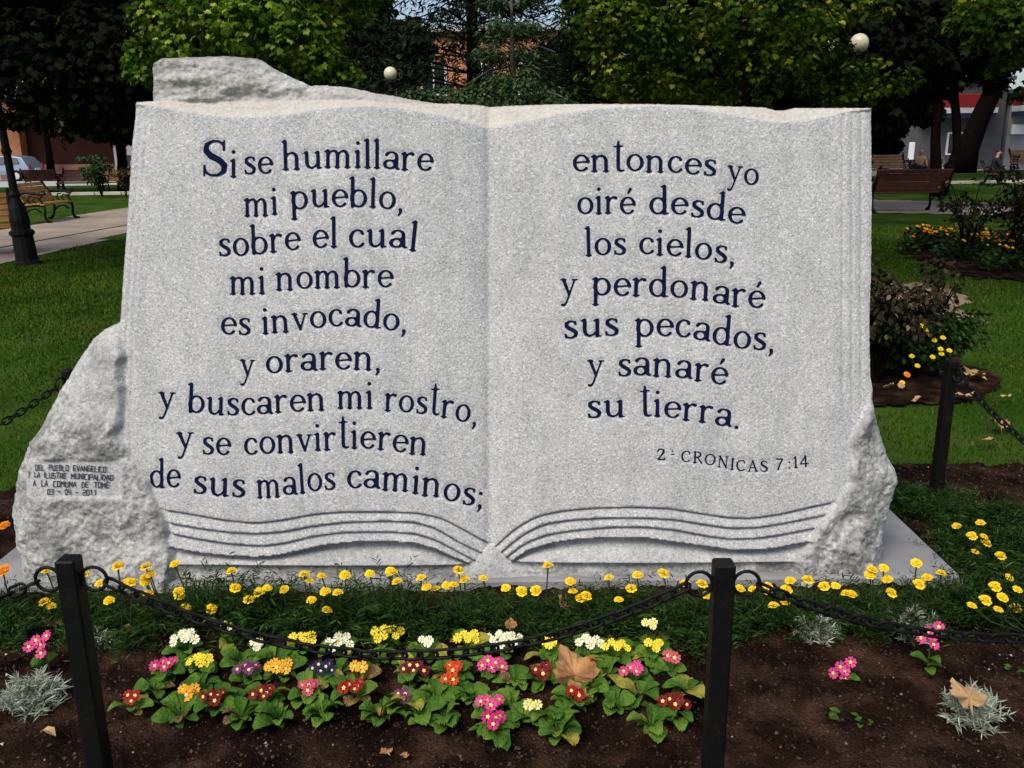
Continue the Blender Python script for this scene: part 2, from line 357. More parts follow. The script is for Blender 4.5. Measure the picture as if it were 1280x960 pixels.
RL = [cc(600, 600, 2.207, p) for p in (
    [(40, 180), (90, 130), (150, 92), (220, 75), (320, 66), (430, 64), (520, 68), (600, 82), (680, 94), (740, 96), (820, 85), (900, 67), (975, 52)],
    [(58, 192), (110, 145), (170, 112), (240, 100), (340, 93), (440, 93), (530, 98), (600, 110), (680, 122), (750, 122), (830, 110), (975, 82)],
    [(72, 205), (120, 165), (180, 140), (260, 127), (360, 118), (450, 118), (530, 126), (600, 140), (680, 152), (760, 150), (840, 138), (975, 112)],
    [(86, 217), (130, 185), (190, 165), (270, 152), (360, 148), (450, 149), (530, 160), (600, 170), (680, 182), (750, 184), (810, 178), (975, 148)])]
XLy = ([404, 440, 480, 540, 570, 590, 620, 650, 690, 735], [154, 160, 166, 152, 172, 190, 206, 214, 224, 228])
XRy = ([470, 500, 540, 570, 600, 620, 640, 665, 690, 735], [1087, 1080, 1062, 1056, 1052, 1042, 1030, 1010, 990, 984])
_S = np.array(SIL, float)
def sildist(x, y):
    best = np.full(x.shape, 1e9)
    for i in range(len(_S)):
        a = _S[i]; b = _S[(i+1) % len(_S)]
        if a[1] > 726 and b[1] > 726: continue
        ab = b-a; t = np.clip(((x-a[0])*ab[0]+(y-a[1])*ab[1])/(ab @ ab), 0, 1)
        best = np.minimum(best, np.hypot(x-a[0]-t*ab[0], y-a[1]-t*ab[1]))
    return best
def pages(x):
    t = np.abs(x-612)
    return .042+.010*np.sin(np.clip(t/440, 0, 1)*math.pi*1.25)-.022*np.exp(-(t/30.0)**1.3)-.006*np.exp(-(t/6.0)**2)
_sr = np.random.default_rng(77)
_SC = [(x_, y_, _sr.uniform(-.35, .35), _sr.uniform(.7, 1.5)) for x_, y_ in zip(np.concatenate([_sr.uniform(0, 240, 46), _sr.uniform(970, 1140, 40), _sr.uniform(110, 460, 34)]), np.concatenate([_sr.uniform(395, 740, 46), _sr.uniform(465, 740, 40), _sr.uniform(90, 215, 34)]))]
def scoops(x, y):
    """shell shaped fracture hollows meeting in sharp ridges"""
    xw = x+9*vn(x*.05, y*.05, 61); yw = y+9*vn(x*.05, y*.05, 62); best = np.full(np.shape(x), 9.0)
    for a, b, c, s in _SC: best = np.minimum(best, ((xw-a)**2*s+(yw-b)**2/s)/900.0+c)
    return np.clip(best, -.4, .9)
def height(x, y, noise=True):
    """relief of the carved face, metres towards the reader; second value: how rough the stone is there"""
    x = np.asarray(x, float); y = np.asarray(y, float)
    hp = pages(x)
    T = np.interp(x, *TC)
    left = x < 617
    Y = [np.where(left, np.interp(x, *a), np.interp(x, *b)) for a, b in zip(LL, RL)]
    h = hp.copy(); rough = np.zeros(x.shape); pink = np.zeros(x.shape)
    # page bands below the text
    for k in range(3):
        m = (y > Y[k]) & (y <= Y[k+1]); fr = np.clip((y-Y[k])/np.maximum(Y[k+1]-Y[k], 1), 0, 1)
        h = np.where(m, hp-.008*(1-fr)**1.3+.002, h)
    RIM = 701.0+np.where(left, 0, -2)
    fr = np.clip((y-Y[3])/np.maximum(RIM-Y[3], 3), 0, 1)
    m = y > Y[3]; h = np.where(m, hp-.042+.050*fr, h); rough = np.where(m, .45, rough)
    m = y > RIM; h = np.where(m, hp-.018+.010*vn(x*.05, y*.08, 3), h); rough = np.where(m, .85, rough)
    # little wedge at the foot of the gutter
    wd = (y-678)*1.25-np.abs(x-615.5)
    m = (wd > 0) & (y > 678); h = np.where(m, .024+.012*np.clip(wd/25, 0, 1), h); rough = np.where(m, .5, rough)
    # page edges at both sides
    L = np.interp(y, [129, 400, 600], [174, 155, 150]); R = 1086
    for dx, dp in ((9, .003), (17, .0028)): h = h-dp*np.exp(-((x-(L+dx))/2.0)**2)
    for dx, dp in ((37, .004), (25, .0036), (13, .0032)): h = h-dp*np.exp(-((x-(R-dx))/2.0)**2)*sstep(560, 470, y)
    h = h-.012*sstep(38, 0, R-x)*(y < 560) - .006*sstep(20, 0, x-L)*(y < 560)
    # sloping cut above the pages
    up = T-y; m = up > 0
    top = np.where(x < 612, 129.5, 120)
    h = np.where(m, hp-.002-.0013*np.minimum(up, 40)+.002*fbm(x*.2, y*.3, 2, 33)*sstep(0, 4, up), h); rough = np.where(m, .35+.25*sstep(4, 14, up), rough)
    pink = np.where(m, sstep(0, 3, up), pink)
    sd = sildist(x, y)
    # rough hill at the top left
    hl = np.interp(x, [186, 400, 470, 560, 640], [129, 129, 131, 133, 133])
    m = (y < hl) & (x < 640)
    hh = .018+.018*fbm(x*.022, y*.05, 4, 11)+.02*scoops(x*.7, y*1.6)+.004*fbm(x*.12, y*.3, 3, 12)-.05*np.exp(-sd/7.0)
    w = sstep(0, 3, hl-y)*sstep(640, 560, x)
    h = np.where(m, h*(1-w)+hh*w, h); rough = np.where(m, np.maximum(rough, w), rough); pink = np.where(m, pink*(1-.8*w*sstep(470, 380, x)), pink)
    # broken rock at both feet
    xl = np.interp(y, *XLy)+5*vn(x*0, y*.07, 4); xr = np.interp(y, *XRy)+5*vn(x*0+3, y*.06, 6)
    n1 = fbm(x*.018, y*.018, 3, 21); n2 = fbm(x*.09, y*.09, 4, 22); n3 = np.abs(fbm(x*.05, y*.05, 3, 23))
    soft = sstep(545, 500, y)*sstep(60, 110, x)
    sc_ = scoops(x, y)
    hr = .050+.022*n1+(.013*sc_)*(1-.8*soft)+(.008*n2-.008*n3+.003*fbm(x*.3, y*.3, 2, 24))*(1-.75*soft)-.065*np.exp(-sd/16.0)
    w = sstep(-2, 9, xl-x)*(y > 403)
    h = h*(1-w)+hr*w; rough = rough*(1-w)+(1-.45*soft)*w
    h = h-.010*np.exp(-((xl-x-2)/4.0)**2)*sstep(540, 590, y)
    hr2 = .046+.026*n1+.017*sc_+.010*n2-.010*n3+.003*fbm(x*.25, y*.25, 2, 24)-.075*np.exp(-sd/14.0)+.02*sstep(40, 0, x-xr)
    w = sstep(-2, 9, x-xr)*(y > 466)
    h = h*(1-w)+hr2*w; rough = rough*(1-w)+w
    # smoothed panel for the dedication
    w = sstep(38, 46, x)*sstep(164, 156, x)*sstep(569, 575, y)*sstep(622, 616, y)
    h = h*(1-w)+(.046+.010*n1)*w; rough = rough*(1-.72*w)
    if noise:
        h = h+.0035*rough*fbm(x*.35, y*.35, 2, 31)
        edge = np.exp(-sd/2.2)*.006*(y > 129); h = h-edge
    return h, rough, pink
def stonept(px, py, off=0.0, noise=True):
    h, _, _ = height(px, py, noise)
    return onplane(px, py)+NRM*(h+off)[..., None]

root = thing('stone_book_monument', 'large grey granite boulder carved as an open book with blue Spanish verses', 'monument', (-.2, D0+.2, .06))
def rel(V): return np.asarray(V)-np.array([-.2, D0+.2, .06])
st = 1.55
gx = np.arange(8, 1134, st); gy = np.arange(62, 738, st)
GX, GY = np.meshgrid(gx, gy); ny, nx = GX.shape
ins = inpoly(GX[:-1, :-1]+st/2, GY[:-1, :-1]+st/2, SIL)
idx = np.arange(nx*ny).reshape(ny, nx)
Q = np.stack([idx[:-1, :-1], idx[1:, :-1], idx[1:, 1:], idx[:-1, 1:]], -1)[ins]
u, inv = np.unique(Q, return_inverse=True); Q = inv.reshape(Q.shape)
PX = GX.ravel()[u].copy(); PY = GY.ravel()[u].copy()
E = np.concatenate([Q[:, [i, (i+1) % 4]] for i in range(4)])
key = E.min(1).astype(np.int64)*10**7+E.max(1); uk, ct = np.unique(key, return_counts=True)
bm_ = np.isin(key, uk[ct == 1]); BE = E[bm_]
nxt = {int(a): int(b) for a, b in BE}
start = int(BE[0, 0]); loop = [start]; c_ = nxt[start]
while c_ != start and len(loop) < 20000: loop.append(c_); c_ = nxt[c_]
loop = np.array(loop)
bx = PX[loop]; by = PY[loop]; best = np.full(len(loop), 1e9); nxp = bx.copy(); nyp = by.copy()
for i in range(len(_S)):
    a = _S[i]; b = _S[(i+1) % len(_S)]; ab = b-a
    t = np.clip(((bx-a[0])*ab[0]+(by-a[1])*ab[1])/(ab @ ab), 0, 1); qx = a[0]+t*ab[0]; qy = a[1]+t*ab[1]
    d = np.hypot(bx-qx, by-qy); m = d < best; best = np.where(m, d, best); nxp = np.where(m, qx, nxp); nyp = np.where(m, qy, nyp)
PX[loop] = nxp+.35*vn(nxp*.3, nyp*.3, 41); PY[loop] = nyp+.35*vn(nxp*.3, nyp*.3, 42)
H, RO, PK = height(PX, PY)
V = onplane(PX, PY)+NRM*H[:, None]
n0 = len(V); nl = len(loop); Fq = [Q]
rings = [V[loop]]; cur = loop
ctr = np.array([-.15, D0, .75])
depths = [.03, .08, .14, .22, .30, .36]
ro = list(RO); pk = list(PK)
for k, dd in enumerate(depths):
    base = V[loop] if k == 0 else base
    p = V[loop]-NRM*dd
    dirn = p-ctr; dirn[:, 1] = 0; dirn /= np.linalg.norm(dirn, axis=1)[:, None]
    s_ = np.arange(nl)
    amp = .010*(1-np.exp(-dd/.05))
    out = amp*(vn(s_*.03, s_*0+dd*9, 51)+.5*vn(s_*.12, s_*0+dd*20, 52))-.10*max(0, (dd-.2))/.2
    p = p+dirn*out[:, None]
    rings.append(p)
VV = np.concatenate([V]+rings[1:])
for k in range(len(depths)):
    a = loop if k == 0 else n0+(k-1)*nl+np.arange(nl)
    b = n0+k*nl+np.arange(nl)
    Fq.append(np.stack([a, b, np.roll(b, -1), np.roll(a, -1)], 1)[:, ::-1])
FF = np.concatenate(Fq)
slab = mk('carved_stone', rel(VV), FF, None, root, smooth=True)
me = slab.data
at1 = me.attributes.new('rough', 'FLOAT', 'POINT'); at1.data.foreach_set('value', np.concatenate([RO, np.full(nl*len(depths), .9)]).astype(np.float32))
at2 = me.attributes.new('pink', 'FLOAT', 'POINT'); at2.data.foreach_set('value', np.concatenate([PK, np.full(nl*len(depths), .2)]).astype(np.float32))
back = rings[-1][::6]
mk('stone_back', rel(np.array(back)-NRM*.004), [tuple(range(len(back)))], None, root)

def granite():
    m = bpy.data.materials.new('granite'); m.use_nodes = True; t = m.node_tree; n = t.nodes; l = t.links
    b = n['Principled BSDF']; b.inputs['Roughness'].default_value = .75; b.inputs['Specular IOR Level'].default_value = .3
    tc = n.new('ShaderNodeTexCoord'); P = tc.outputs['Object']
    def noise(s, d=2, r=.5):
        x = n.new('ShaderNodeTexNoise'); x.inputs['Scale'].default_value = s; x.inputs['Detail'].default_value = d; x.inputs['Roughness'].default_value = r
        l.new(P, x.inputs['Vector']); return x.outputs['Fac']
    def ramp(src, els):
        r = n.new('ShaderNodeValToRGB')
        while len(r.color_ramp.elements) < len(els): r.color_ramp.elements.new(.5)
        for e, (p, c) in zip(r.color_ramp.elements, els): e.position = p; e.color = (*((c,)*3 if not hasattr(c, '__len__') else c), 1)
        l.new(src, r.inputs[0]); return r.outputs[0]
    def mix(f, a, b_, mode='MIX'):
        x = n.new('ShaderNodeMix'); x.data_type = 'RGBA'; x.blend_type = mode
        for s_, v in ((x.inputs[0], f), (x.inputs[6], a), (x.inputs[7], b_)):
            if hasattr(v, 'is_output'): l.new(v, s_)
            elif hasattr(v, '__len__'): s_.default_value = (*v, 1)
            else: s_.default_value = v
        return x.outputs[2]
    def math_(op, a, b_=0.0):
        x = n.new('ShaderNodeMath'); x.operation = op
        for s_, v in ((x.inputs[0], a), (x.inputs[1], b_)):
            if hasattr(v, 'is_output'): l.new(v, s_)
            else: s_.default_value = v
        return x.outputs[0]
    def attr(nm):
        a = n.new('ShaderNodeAttribute'); a.attribute_name = nm; return a.outputs['Fac']
    R = attr('rough'); K = attr('pink')
    vo = n.new('ShaderNodeTexVoronoi'); vo.inputs['Scale'].default_value = 200; l.new(P, vo.inputs['Vector'])
    sep = n.new('ShaderNodeSeparateColor'); l.new(vo.outputs['Color'], sep.inputs[0])
    grain = ramp(sep.outputs[0], [(0, (.30, .303, .305)), (.22, (.41, .413, .415)), (.8, (.49, .492, .488)), (1, (.63, .63, .615))])
    fine = ramp(noise(240, 2), [(.3, .82), (.7, 1.16)])
    c = mix(1.0, grain, fine, 'MULTIPLY')
    mot = ramp(noise(7, 5, .6), [(.3, .88), (.7, 1.08)]); c = mix(1.0, c, mot, 'MULTIPLY')
    mp = n.new('ShaderNodeMapping'); mp.inputs['Scale'].default_value = (14, 14, 1.1); l.new(P, mp.inputs['Vector'])
    sx = n.new('ShaderNodeTexNoise'); sx.inputs['Scale'].default_value = 1.0; sx.inputs['Detail'].default_value = 5; l.new(mp.outputs[0], sx.inputs['Vector'])
    c = mix(1.0, c, ramp(sx.outputs['Fac'], [(.36, (.92, .93, .95)), (.5, (1, 1, 1)), (.7, (1.04, 1.04, 1.04))]), 'MULTIPLY')
    lich = ramp(noise(52, 5, .75), [(.34, (.12, .12, .11)), (.47, (.36, .36, .34)), (.6, (.54, .54, .51)), (.75, (.68, .67, .62))])
    stain = ramp(noise(5.5, 7, .7), [(.36, .52), (.56, 1.10)])
    rc = mix(.75, c, lich); rc = mix(1.0, rc, stain, 'MULTIPLY')
    c = mix(R, c, rc)
    pn = ramp(noise(60, 4, .7), [(.35, (.50, .47, .40)), (.52, (.60, .57, .50)), (.62, (.60, .47, .40)), (.75, (.66, .63, .57))])
    c = mix(math_('MULTIPLY', K, .62), c, pn)
    l.new(c, b.inputs['Base Color'])
    h = math_('ADD', math_('MULTIPLY', noise(150, 3), .35), math_('MULTIPLY', math_('MULTIPLY', noise(60, 6, .75), R), 1.9))
    bu = n.new('ShaderNodeBump'); bu.inputs['Strength'].default_value = .55; bu.inputs['Distance'].default_value = .012
    l.new(h, bu.inputs['Height']); l.new(bu.outputs[0], b.inputs['Normal'])
    return m
M['granite'] = granite(); me.materials.append(M['granite']); root.children[1].data.materials.append(M['granite']) if len(root.children) > 1 else None
for ch in root.children:
    if not ch.data.materials: ch.data.materials.append(M['granite'])

# painted grooves between the leaves; the fourth strip is shade laid on as colour
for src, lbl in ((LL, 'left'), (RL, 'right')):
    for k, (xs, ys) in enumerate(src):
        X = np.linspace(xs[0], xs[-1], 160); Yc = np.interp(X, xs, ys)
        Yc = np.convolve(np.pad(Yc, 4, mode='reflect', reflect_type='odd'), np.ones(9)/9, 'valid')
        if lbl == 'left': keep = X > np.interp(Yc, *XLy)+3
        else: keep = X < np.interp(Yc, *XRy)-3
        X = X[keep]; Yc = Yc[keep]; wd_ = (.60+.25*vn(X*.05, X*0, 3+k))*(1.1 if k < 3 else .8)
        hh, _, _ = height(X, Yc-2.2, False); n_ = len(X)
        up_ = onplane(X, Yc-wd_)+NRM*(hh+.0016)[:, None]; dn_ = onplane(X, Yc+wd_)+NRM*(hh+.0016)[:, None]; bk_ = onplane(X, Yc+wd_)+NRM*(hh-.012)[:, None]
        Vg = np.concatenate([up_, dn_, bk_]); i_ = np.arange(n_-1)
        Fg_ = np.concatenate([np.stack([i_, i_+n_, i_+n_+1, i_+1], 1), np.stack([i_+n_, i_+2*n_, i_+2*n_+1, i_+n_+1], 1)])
        mk('page_line', rel(Vg), Fg_, mat('groove_paint_and_shade', (.13, .135, .17), .8, var=.4, scale=60) if 'groove_paint_and_shade' not in bpy.data.materials else bpy.data.materials['groove_paint_and_shade'], root)

# ------------------------------------------------------------------ lettering: strokes -> outline mesh
TH, HR, SF = .090, .046, .040
def arc(cx, cy, rx, ry, a0, a1, t=TH, h=HR, n=18, bias=0):
    out = []
    for i in range(n+1):
        a = math.radians(a0+(a1-a0)*i/n); k = abs(math.cos(a+bias))**1.4
        out.append((cx+rx*math.cos(a), cy+ry*math.sin(a), h+(t-h)*k))
    return out
def st_(x0, y0, x1, y1, a=TH, b=None): return [(x0, y0, a), (x1, y1, a if b is None else b)]
def serif(x, y, l=.13, r=.13): return [(x-l, y, SF), (x+r, y, SF)]
def flag(x, y): return [(x-.15, y-.06, SF), (x, y+.0, TH*.85)]
GL = {}
GL['a'] = (.86, [arc(.42, .72, .26, .23, 160, 0, TH, HR), st_(.68, .74, .68, .14), [(.68, .14, TH), (.74, .05, .07), (.84, .04, SF)], arc(.36, .28, .26, .22, 10, 350, TH, HR), [(.66, .5, HR), (.42, .49, HR)]])
GL['b'] = (.92, [st_(.16, .06, .16, 1.56), flag(.16, 1.58), arc(.46, .48, .34, .44, -175, 175, TH, HR)])
GL['c'] = (.78, [arc(.44, .48, .32, .44, 50, 320, TH, HR), [(.64, .78, .075), (.66, .74, .08)]])
GL['d'] = (.94, [st_(.72, .06, .72, 1.56), flag(.72, 1.58), arc(.42, .48, .32, .44, 5, 355, TH, HR), [(.72, .05, SF), (.90, .05, SF)]])
GL['e'] = (.84, [arc(.44, .48, .33, .44, 8, 318, TH, HR), [(.14, .50, HR), (.76, .55, HR)]])
GL['h'] = (1.0, [st_(.18, .03, .18, 1.56), flag(.18, 1.58), serif(.18, .04), [(.2, .66, HR), (.34, .88, HR), (.52, .93, .06), (.66, .86, .08), (.74, .68, TH)], st_(.74, .7, .74, .03), serif(.74, .04)])
GL['i'] = (.44, [st_(.2, .03, .2, .92), flag(.2, .93), serif(.2, .04), [(.2, 1.36, .10), (.2, 1.37, .10)]])
GL['l'] = (.42, [st_(.2, .03, .2, 1.58), flag(.2, 1.58), serif(.2, .04)])
GL['m'] = (1.42, [st_(.18, .03, .18, .92), flag(.18, .93), serif(.18, .04, .13, .11), [(.2, .66, HR), (.32, .87, HR), (.48, .93, .06), (.6, .86, .08), (.66, .68, TH)], st_(.66, .7, .66, .03), serif(.66, .04, .11, .11), [(.68, .66, HR), (.8, .87, HR), (.96, .93, .06), (1.08, .86, .08), (1.15, .68, TH)], st_(1.15, .7, 1.15, .03), serif(1.15, .04, .11, .14)])
GL['n'] = (1.0, [st_(.18, .03, .18, .92), flag(.18, .93), serif(.18, .04), [(.2, .66, HR), (.34, .88, HR), (.52, .93, .06), (.66, .86, .08), (.74, .68, TH)], st_(.74, .7, .74, .03), serif(.74, .04)])
GL['o'] = (.88, [arc(.44, .48, .33, .44, 0, 360, TH, HR, 28)])
GL['p'] = (.94, [st_(.18, -.5, .18, .92), flag(.18, .93), serif(.18, -.5), arc(.48, .48, .33, .44, -175, 175, TH, HR)])
GL['r'] = (.72, [st_(.18, .03, .18, .92), flag(.18, .93), serif(.18, .04, .13, .16), [(.2, .6, HR), (.32, .84, HR), (.46, .93, .06), (.58, .88, .095)]])
GL['s'] = (.70, [[(.58, .76, .06), (.56, .84, .05), (.46, .92, HR), (.3, .92, .055), (.17, .82, .08), (.17, .66, .09), (.3, .54, .1), (.46, .44, .1), (.58, .32, .09), (.56, .15, .08), (.43, .05, .055), (.26, .04, HR), (.13, .12, .05), (.11, .22, .06)], [(.58, .90, SF), (.58, .74, SF)], [(.11, .05, SF), (.11, .24, SF)]])
GL['t'] = (.60, [[(.27, 1.72, .05), (.27, 1.4, TH), (.27, .3, TH), (.3, .12, .085), (.42, .04, .055), (.56, .1, SF)], [(.06, 1.42, SF), (.48, 1.46, SF)]])
GL['u'] = (1.0, [[(.2, .9, TH), (.2, .32, TH), (.26, .14, .08), (.42, .05, .06), (.58, .12, HR), (.74, .34, HR)], flag(.2, .93), st_(.76, .92, .76, .06), flag(.76, .93), [(.76, .05, SF), (.92, .05, SF)]])
GL['v'] = (.86, [[(.16, .92, TH), (.44, .06, .07)], [(.44, .06, .05), (.70, .92, HR)], serif(.16, .92, .14, .13), serif(.70, .92, .12, .13)])
GL['y'] = (.86, [[(.16, .92, TH), (.45, .12, .07)], [(.72, .92, HR), (.45, .12, HR), (.3, -.32, HR), (.2, -.44, .06), (.10, -.42, .075)], serif(.16, .92, .14, .13), serif(.72, .92, .12, .13)])
GL['é'] = (.84, GL['e'][1]+[[(.44, 1.14, .05), (.56, 1.38, .085)]])
GL[','] = (.34, [[(.16, .07, .10), (.19, -.04, .07), (.08, -.24, SF)]])
GL['.'] = (.34, [[(.16, .08, .10), (.161, .08, .10)]])
GL[';'] = (.34, [[(.16, .07, .10), (.19, -.04, .07), (.08, -.24, SF)], [(.16, .74, .10), (.161, .74, .10)]])
GL[':'] = (.34, [[(.16, .12, .09), (.161, .12, .09)], [(.16, .8, .09), (.161, .8, .09)]])
GL['-'] = (.5, [[(.06, .42, .05), (.42, .42, .05)]])
GL['º'] = (.5, [[(.24, .78, .07), (.241, .78, .07)], [(.08, .5, .04), (.42, .5, .04)]])
# capitals, unit height 1 = cap height
GL['S'] = (.72, [[(.57, .72, .03), (.56, .86, .03), (.45, .96, .032), (.28, .965, .035), (.13, .87, .055), (.12, .70, .075), (.25, .56, .085), (.44, .46, .085), (.58, .32, .08), (.57, .15, .065), (.43, .045, .035), (.24, .04, .03), (.10, .14, .035), (.075, .3, .03)], [(.575, .98, .025), (.575, .72, .025)], [(.075, .03, .025), (.07, .3, .025)]])
T2, H2 = .07, .04
GL['C'] = (.86, [arc(.44, .5, .34, .44, 48, 312, T2, H2), [(.68, .8, H2), (.69, .68, H2)]])
GL['R'] = (.86, [st_(.2, .04, .2, .95, T2), serif(.2, .05, .12, .12), [(.1, .95, H2), (.4, .95, H2), (.6, .87, .06), (.64, .72, T2), (.56, .56, .06), (.4, .5, H2), (.2, .5, H2)], [(.38, .5, .05), (.72, .04, T2)]])
GL['O'] = (.94, [arc(.46, .5, .36, .44, 0, 360, T2, H2, 28)])
GL['N'] = (.96, [st_(.2, .04, .2, .95, H2), [(.2, .95, T2), (.74, .06, T2)], st_(.74, .95, .74, .06, H2), serif(.2, .05, .1, .1), serif(.74, .95, .1, .1), serif(.16, .95, .08, .06)])
GL['I'] = (.44, [st_(.2, .05, .2, .95, T2), serif(.2, .05, .11, .11), serif(.2, .95, .11, .11)])
GL['A'] = (.90, [[(.42, .96, H2), (.14, .05, H2)], [(.42, .96, T2), (.72, .05, T2)], [(.24, .36, .035), (.62, .36, .035)], serif(.14, .05, .09, .1), serif(.72, .05, .1, .1)])
GL['cs'] = (.78, [[(.6, .74, H2), (.56, .88, H2), (.42, .95, H2), (.26, .93, .05), (.16, .8, .07), (.2, .63, .08), (.4, .5, .085), (.58, .37, .08), (.6, .2, .07), (.48, .07, .05), (.3, .05, H2), (.14, .14, H2), (.12, .26, H2)]])
GL['2'] = (.74, [[(.12, .72, .05), (.18, .88, .05), (.36, .95, .055), (.54, .86, .07), (.55, .66, .08), (.36, .38, .06), (.12, .07, .05)], [(.12, .06, .055), (.62, .06, .055)], [(.62, .06, .04), (.63, .2, .035)]])
GL['7'] = (.70, [[(.1, .93, .055), (.62, .93, .055)], [(.62, .93, .05), (.4, .5, .06), (.26, .04, .07)]])
GL['1'] = (.48, [[(.26, .95, T2), (.26, .05, T2)], [(.26, .95, .045), (.1, .82, .04)], serif(.26, .05, .12, .12)])
GL['4'] = (.76, [[(.48, .96, T2), (.48, .04, T2)], [(.48, .96, .045), (.08, .3, .045), (.68, .3, .05)]])
# plain block capitals for the dedication
K = .085
BK = {'D': [[(.1, 0), (.1, 1), (.45, 1), (.62, .8), (.62, .2), (.45, 0), (.1, 0)]], 'E': [[(.6, 1), (.1, 1), (.1, 0), (.6, 0)], [(.1, .5), (.5, .5)]], 'L': [[(.1, 1), (.1, 0), (.6, 0)]],
      'P': [[(.1, 0), (.1, 1), (.6, 1), (.6, .48), (.1, .48)]], 'U': [[(.1, 1), (.1, 0), (.6, 0), (.6, 1)]], 'B': [[(.1, 0), (.1, 1), (.55, 1), (.55, .52), (.1, .52)], [(.55, .52), (.62, .4), (.62, 0), (.1, 0)]],
      'O': [[(.1, 0), (.1, 1), (.62, 1), (.62, 0), (.1, 0)]], 'V': [[(.08, 1), (.35, 0), (.62, 1)]], 'A': [[(.06, 0), (.35, 1), (.64, 0)], [(.18, .36), (.52, .36)]], 'N': [[(.1, 0), (.1, 1), (.62, 0), (.62, 1)]],
      'G': [[(.6, 1), (.1, 1), (.1, 0), (.62, 0), (.62, .48), (.4, .48)]], 'I': [[(.1, 0), (.1, 1)]], 'C': [[(.6, 1), (.1, 1), (.1, 0), (.6, 0)]], 'Y': [[(.08, 1), (.35, .5), (.62, 1)], [(.35, .5), (.35, 0)]],
      'S': [[(.6, 1), (.1, 1), (.1, .5), (.6, .5), (.6, 0), (.1, 0)]], 'T': [[(.05, 1), (.65, 1)], [(.35, 1), (.35, 0)]], 'R': [[(.1, 0), (.1, 1), (.6, 1), (.6, .48), (.1, .48)], [(.35, .48), (.62, 0)]],
      'M': [[(.1, 0), (.1, 1), (.4, .45), (.7, 1), (.7, 0)]], 'É': [[(.6, 1), (.1, 1), (.1, 0), (.6, 0)], [(.1, .5), (.5, .5)], [(.3, 1.18), (.45, 1.36)]], '0': [[(.1, 0), (.1, 1), (.6, 1), (.6, 0), (.1, 0)]],
      '3': [[(.1, 1), (.6, 1), (.6, 0), (.1, 0)], [(.2, .5), (.6, .5)]], '4': [[(.1, 1), (.1, .45), (.6, .45)], [(.6, 1), (.6, 0)]], '-': [[(.12, .48), (.5, .48)]], '2': [[(.1, 1), (.6, 1), (.6, .5), (.1, .5), (.1, 0), (.6, 0)]], '1': [[(.2, .85), (.35, 1), (.35, 0)]]}
for k_, s_ in BK.items():
    wd_ = {'I': .26, 'M': .86}.get(k_, .76)
    GL['blk'+k_] = (wd_, [[(x, y, K) for x, y in q] for q in s_])
_gc = {}; LPTS = []
def glyph(ch, step=.055):
    """outline mesh of one sign: distance to its strokes, cut at zero"""
    if ch in _gc: return _gc[ch]
    adv, S = GL[ch]
    pts = [p for s in S for p in s]
    x0 = min(p[0] for p in pts)-.16; x1 = max(p[0] for p in pts)+.16; y0 = min(p[1] for p in pts)-.16; y1 = max(p[1] for p in pts)+.16
    if ch in ('S',) or ch.startswith('blk') or ch in 'CRONIA271' or ch == 'cs' or ch == '4': step = .04
    X, Y = np.meshgrid(np.arange(x0, x1+step, step), np.arange(y0, y1+step, step))
    D = np.full(X.shape, 9.0)
    for s in S:
        for (ax, ay, aw), (bx_, by_, bw) in zip(s[:-1], s[1:]):
            dx, dy = bx_-ax, by_-ay; L2 = dx*dx+dy*dy+1e-12
            t = np.clip(((X-ax)*dx+(Y-ay)*dy)/L2, 0, 1)
            D = np.minimum(D, np.hypot(X-ax-t*dx, Y-ay-t*dy)-(aw+(bw-aw)*t))
    V = []; Fs = []; vi = {}
    ny_, nx_ = X.shape
    def vid(k, x, y):
        if k not in vi: vi[k] = len(V); V.append((x, y))
        return vi[k]
    for j in range(ny_-1):
        for i in range(nx_-1):
            c = [(j, i), (j, i+1), (j+1, i+1), (j+1, i)]; d = [D[q] for q in c]
            if min(d) >= 0: continue
            f = []
            for k in range(4):
                a = c[k]; b = c[(k+1) % 4]; da = d[k]; db = d[(k+1) % 4]
                if da < 0: f.append(vid(a, X[a], Y[a]))
                if (da < 0) != (db < 0):
                    t = da/(da-db); f.append(vid((min(a, b), max(a, b)), X[a]+(X[b]-X[a])*t, Y[a]+(Y[b]-Y[a])*t))
            if len(f) > 2: Fs.append(f)
    _gc[ch] = (adv, np.array(V), Fs); return _gc[ch]
lr = random.Random(5)
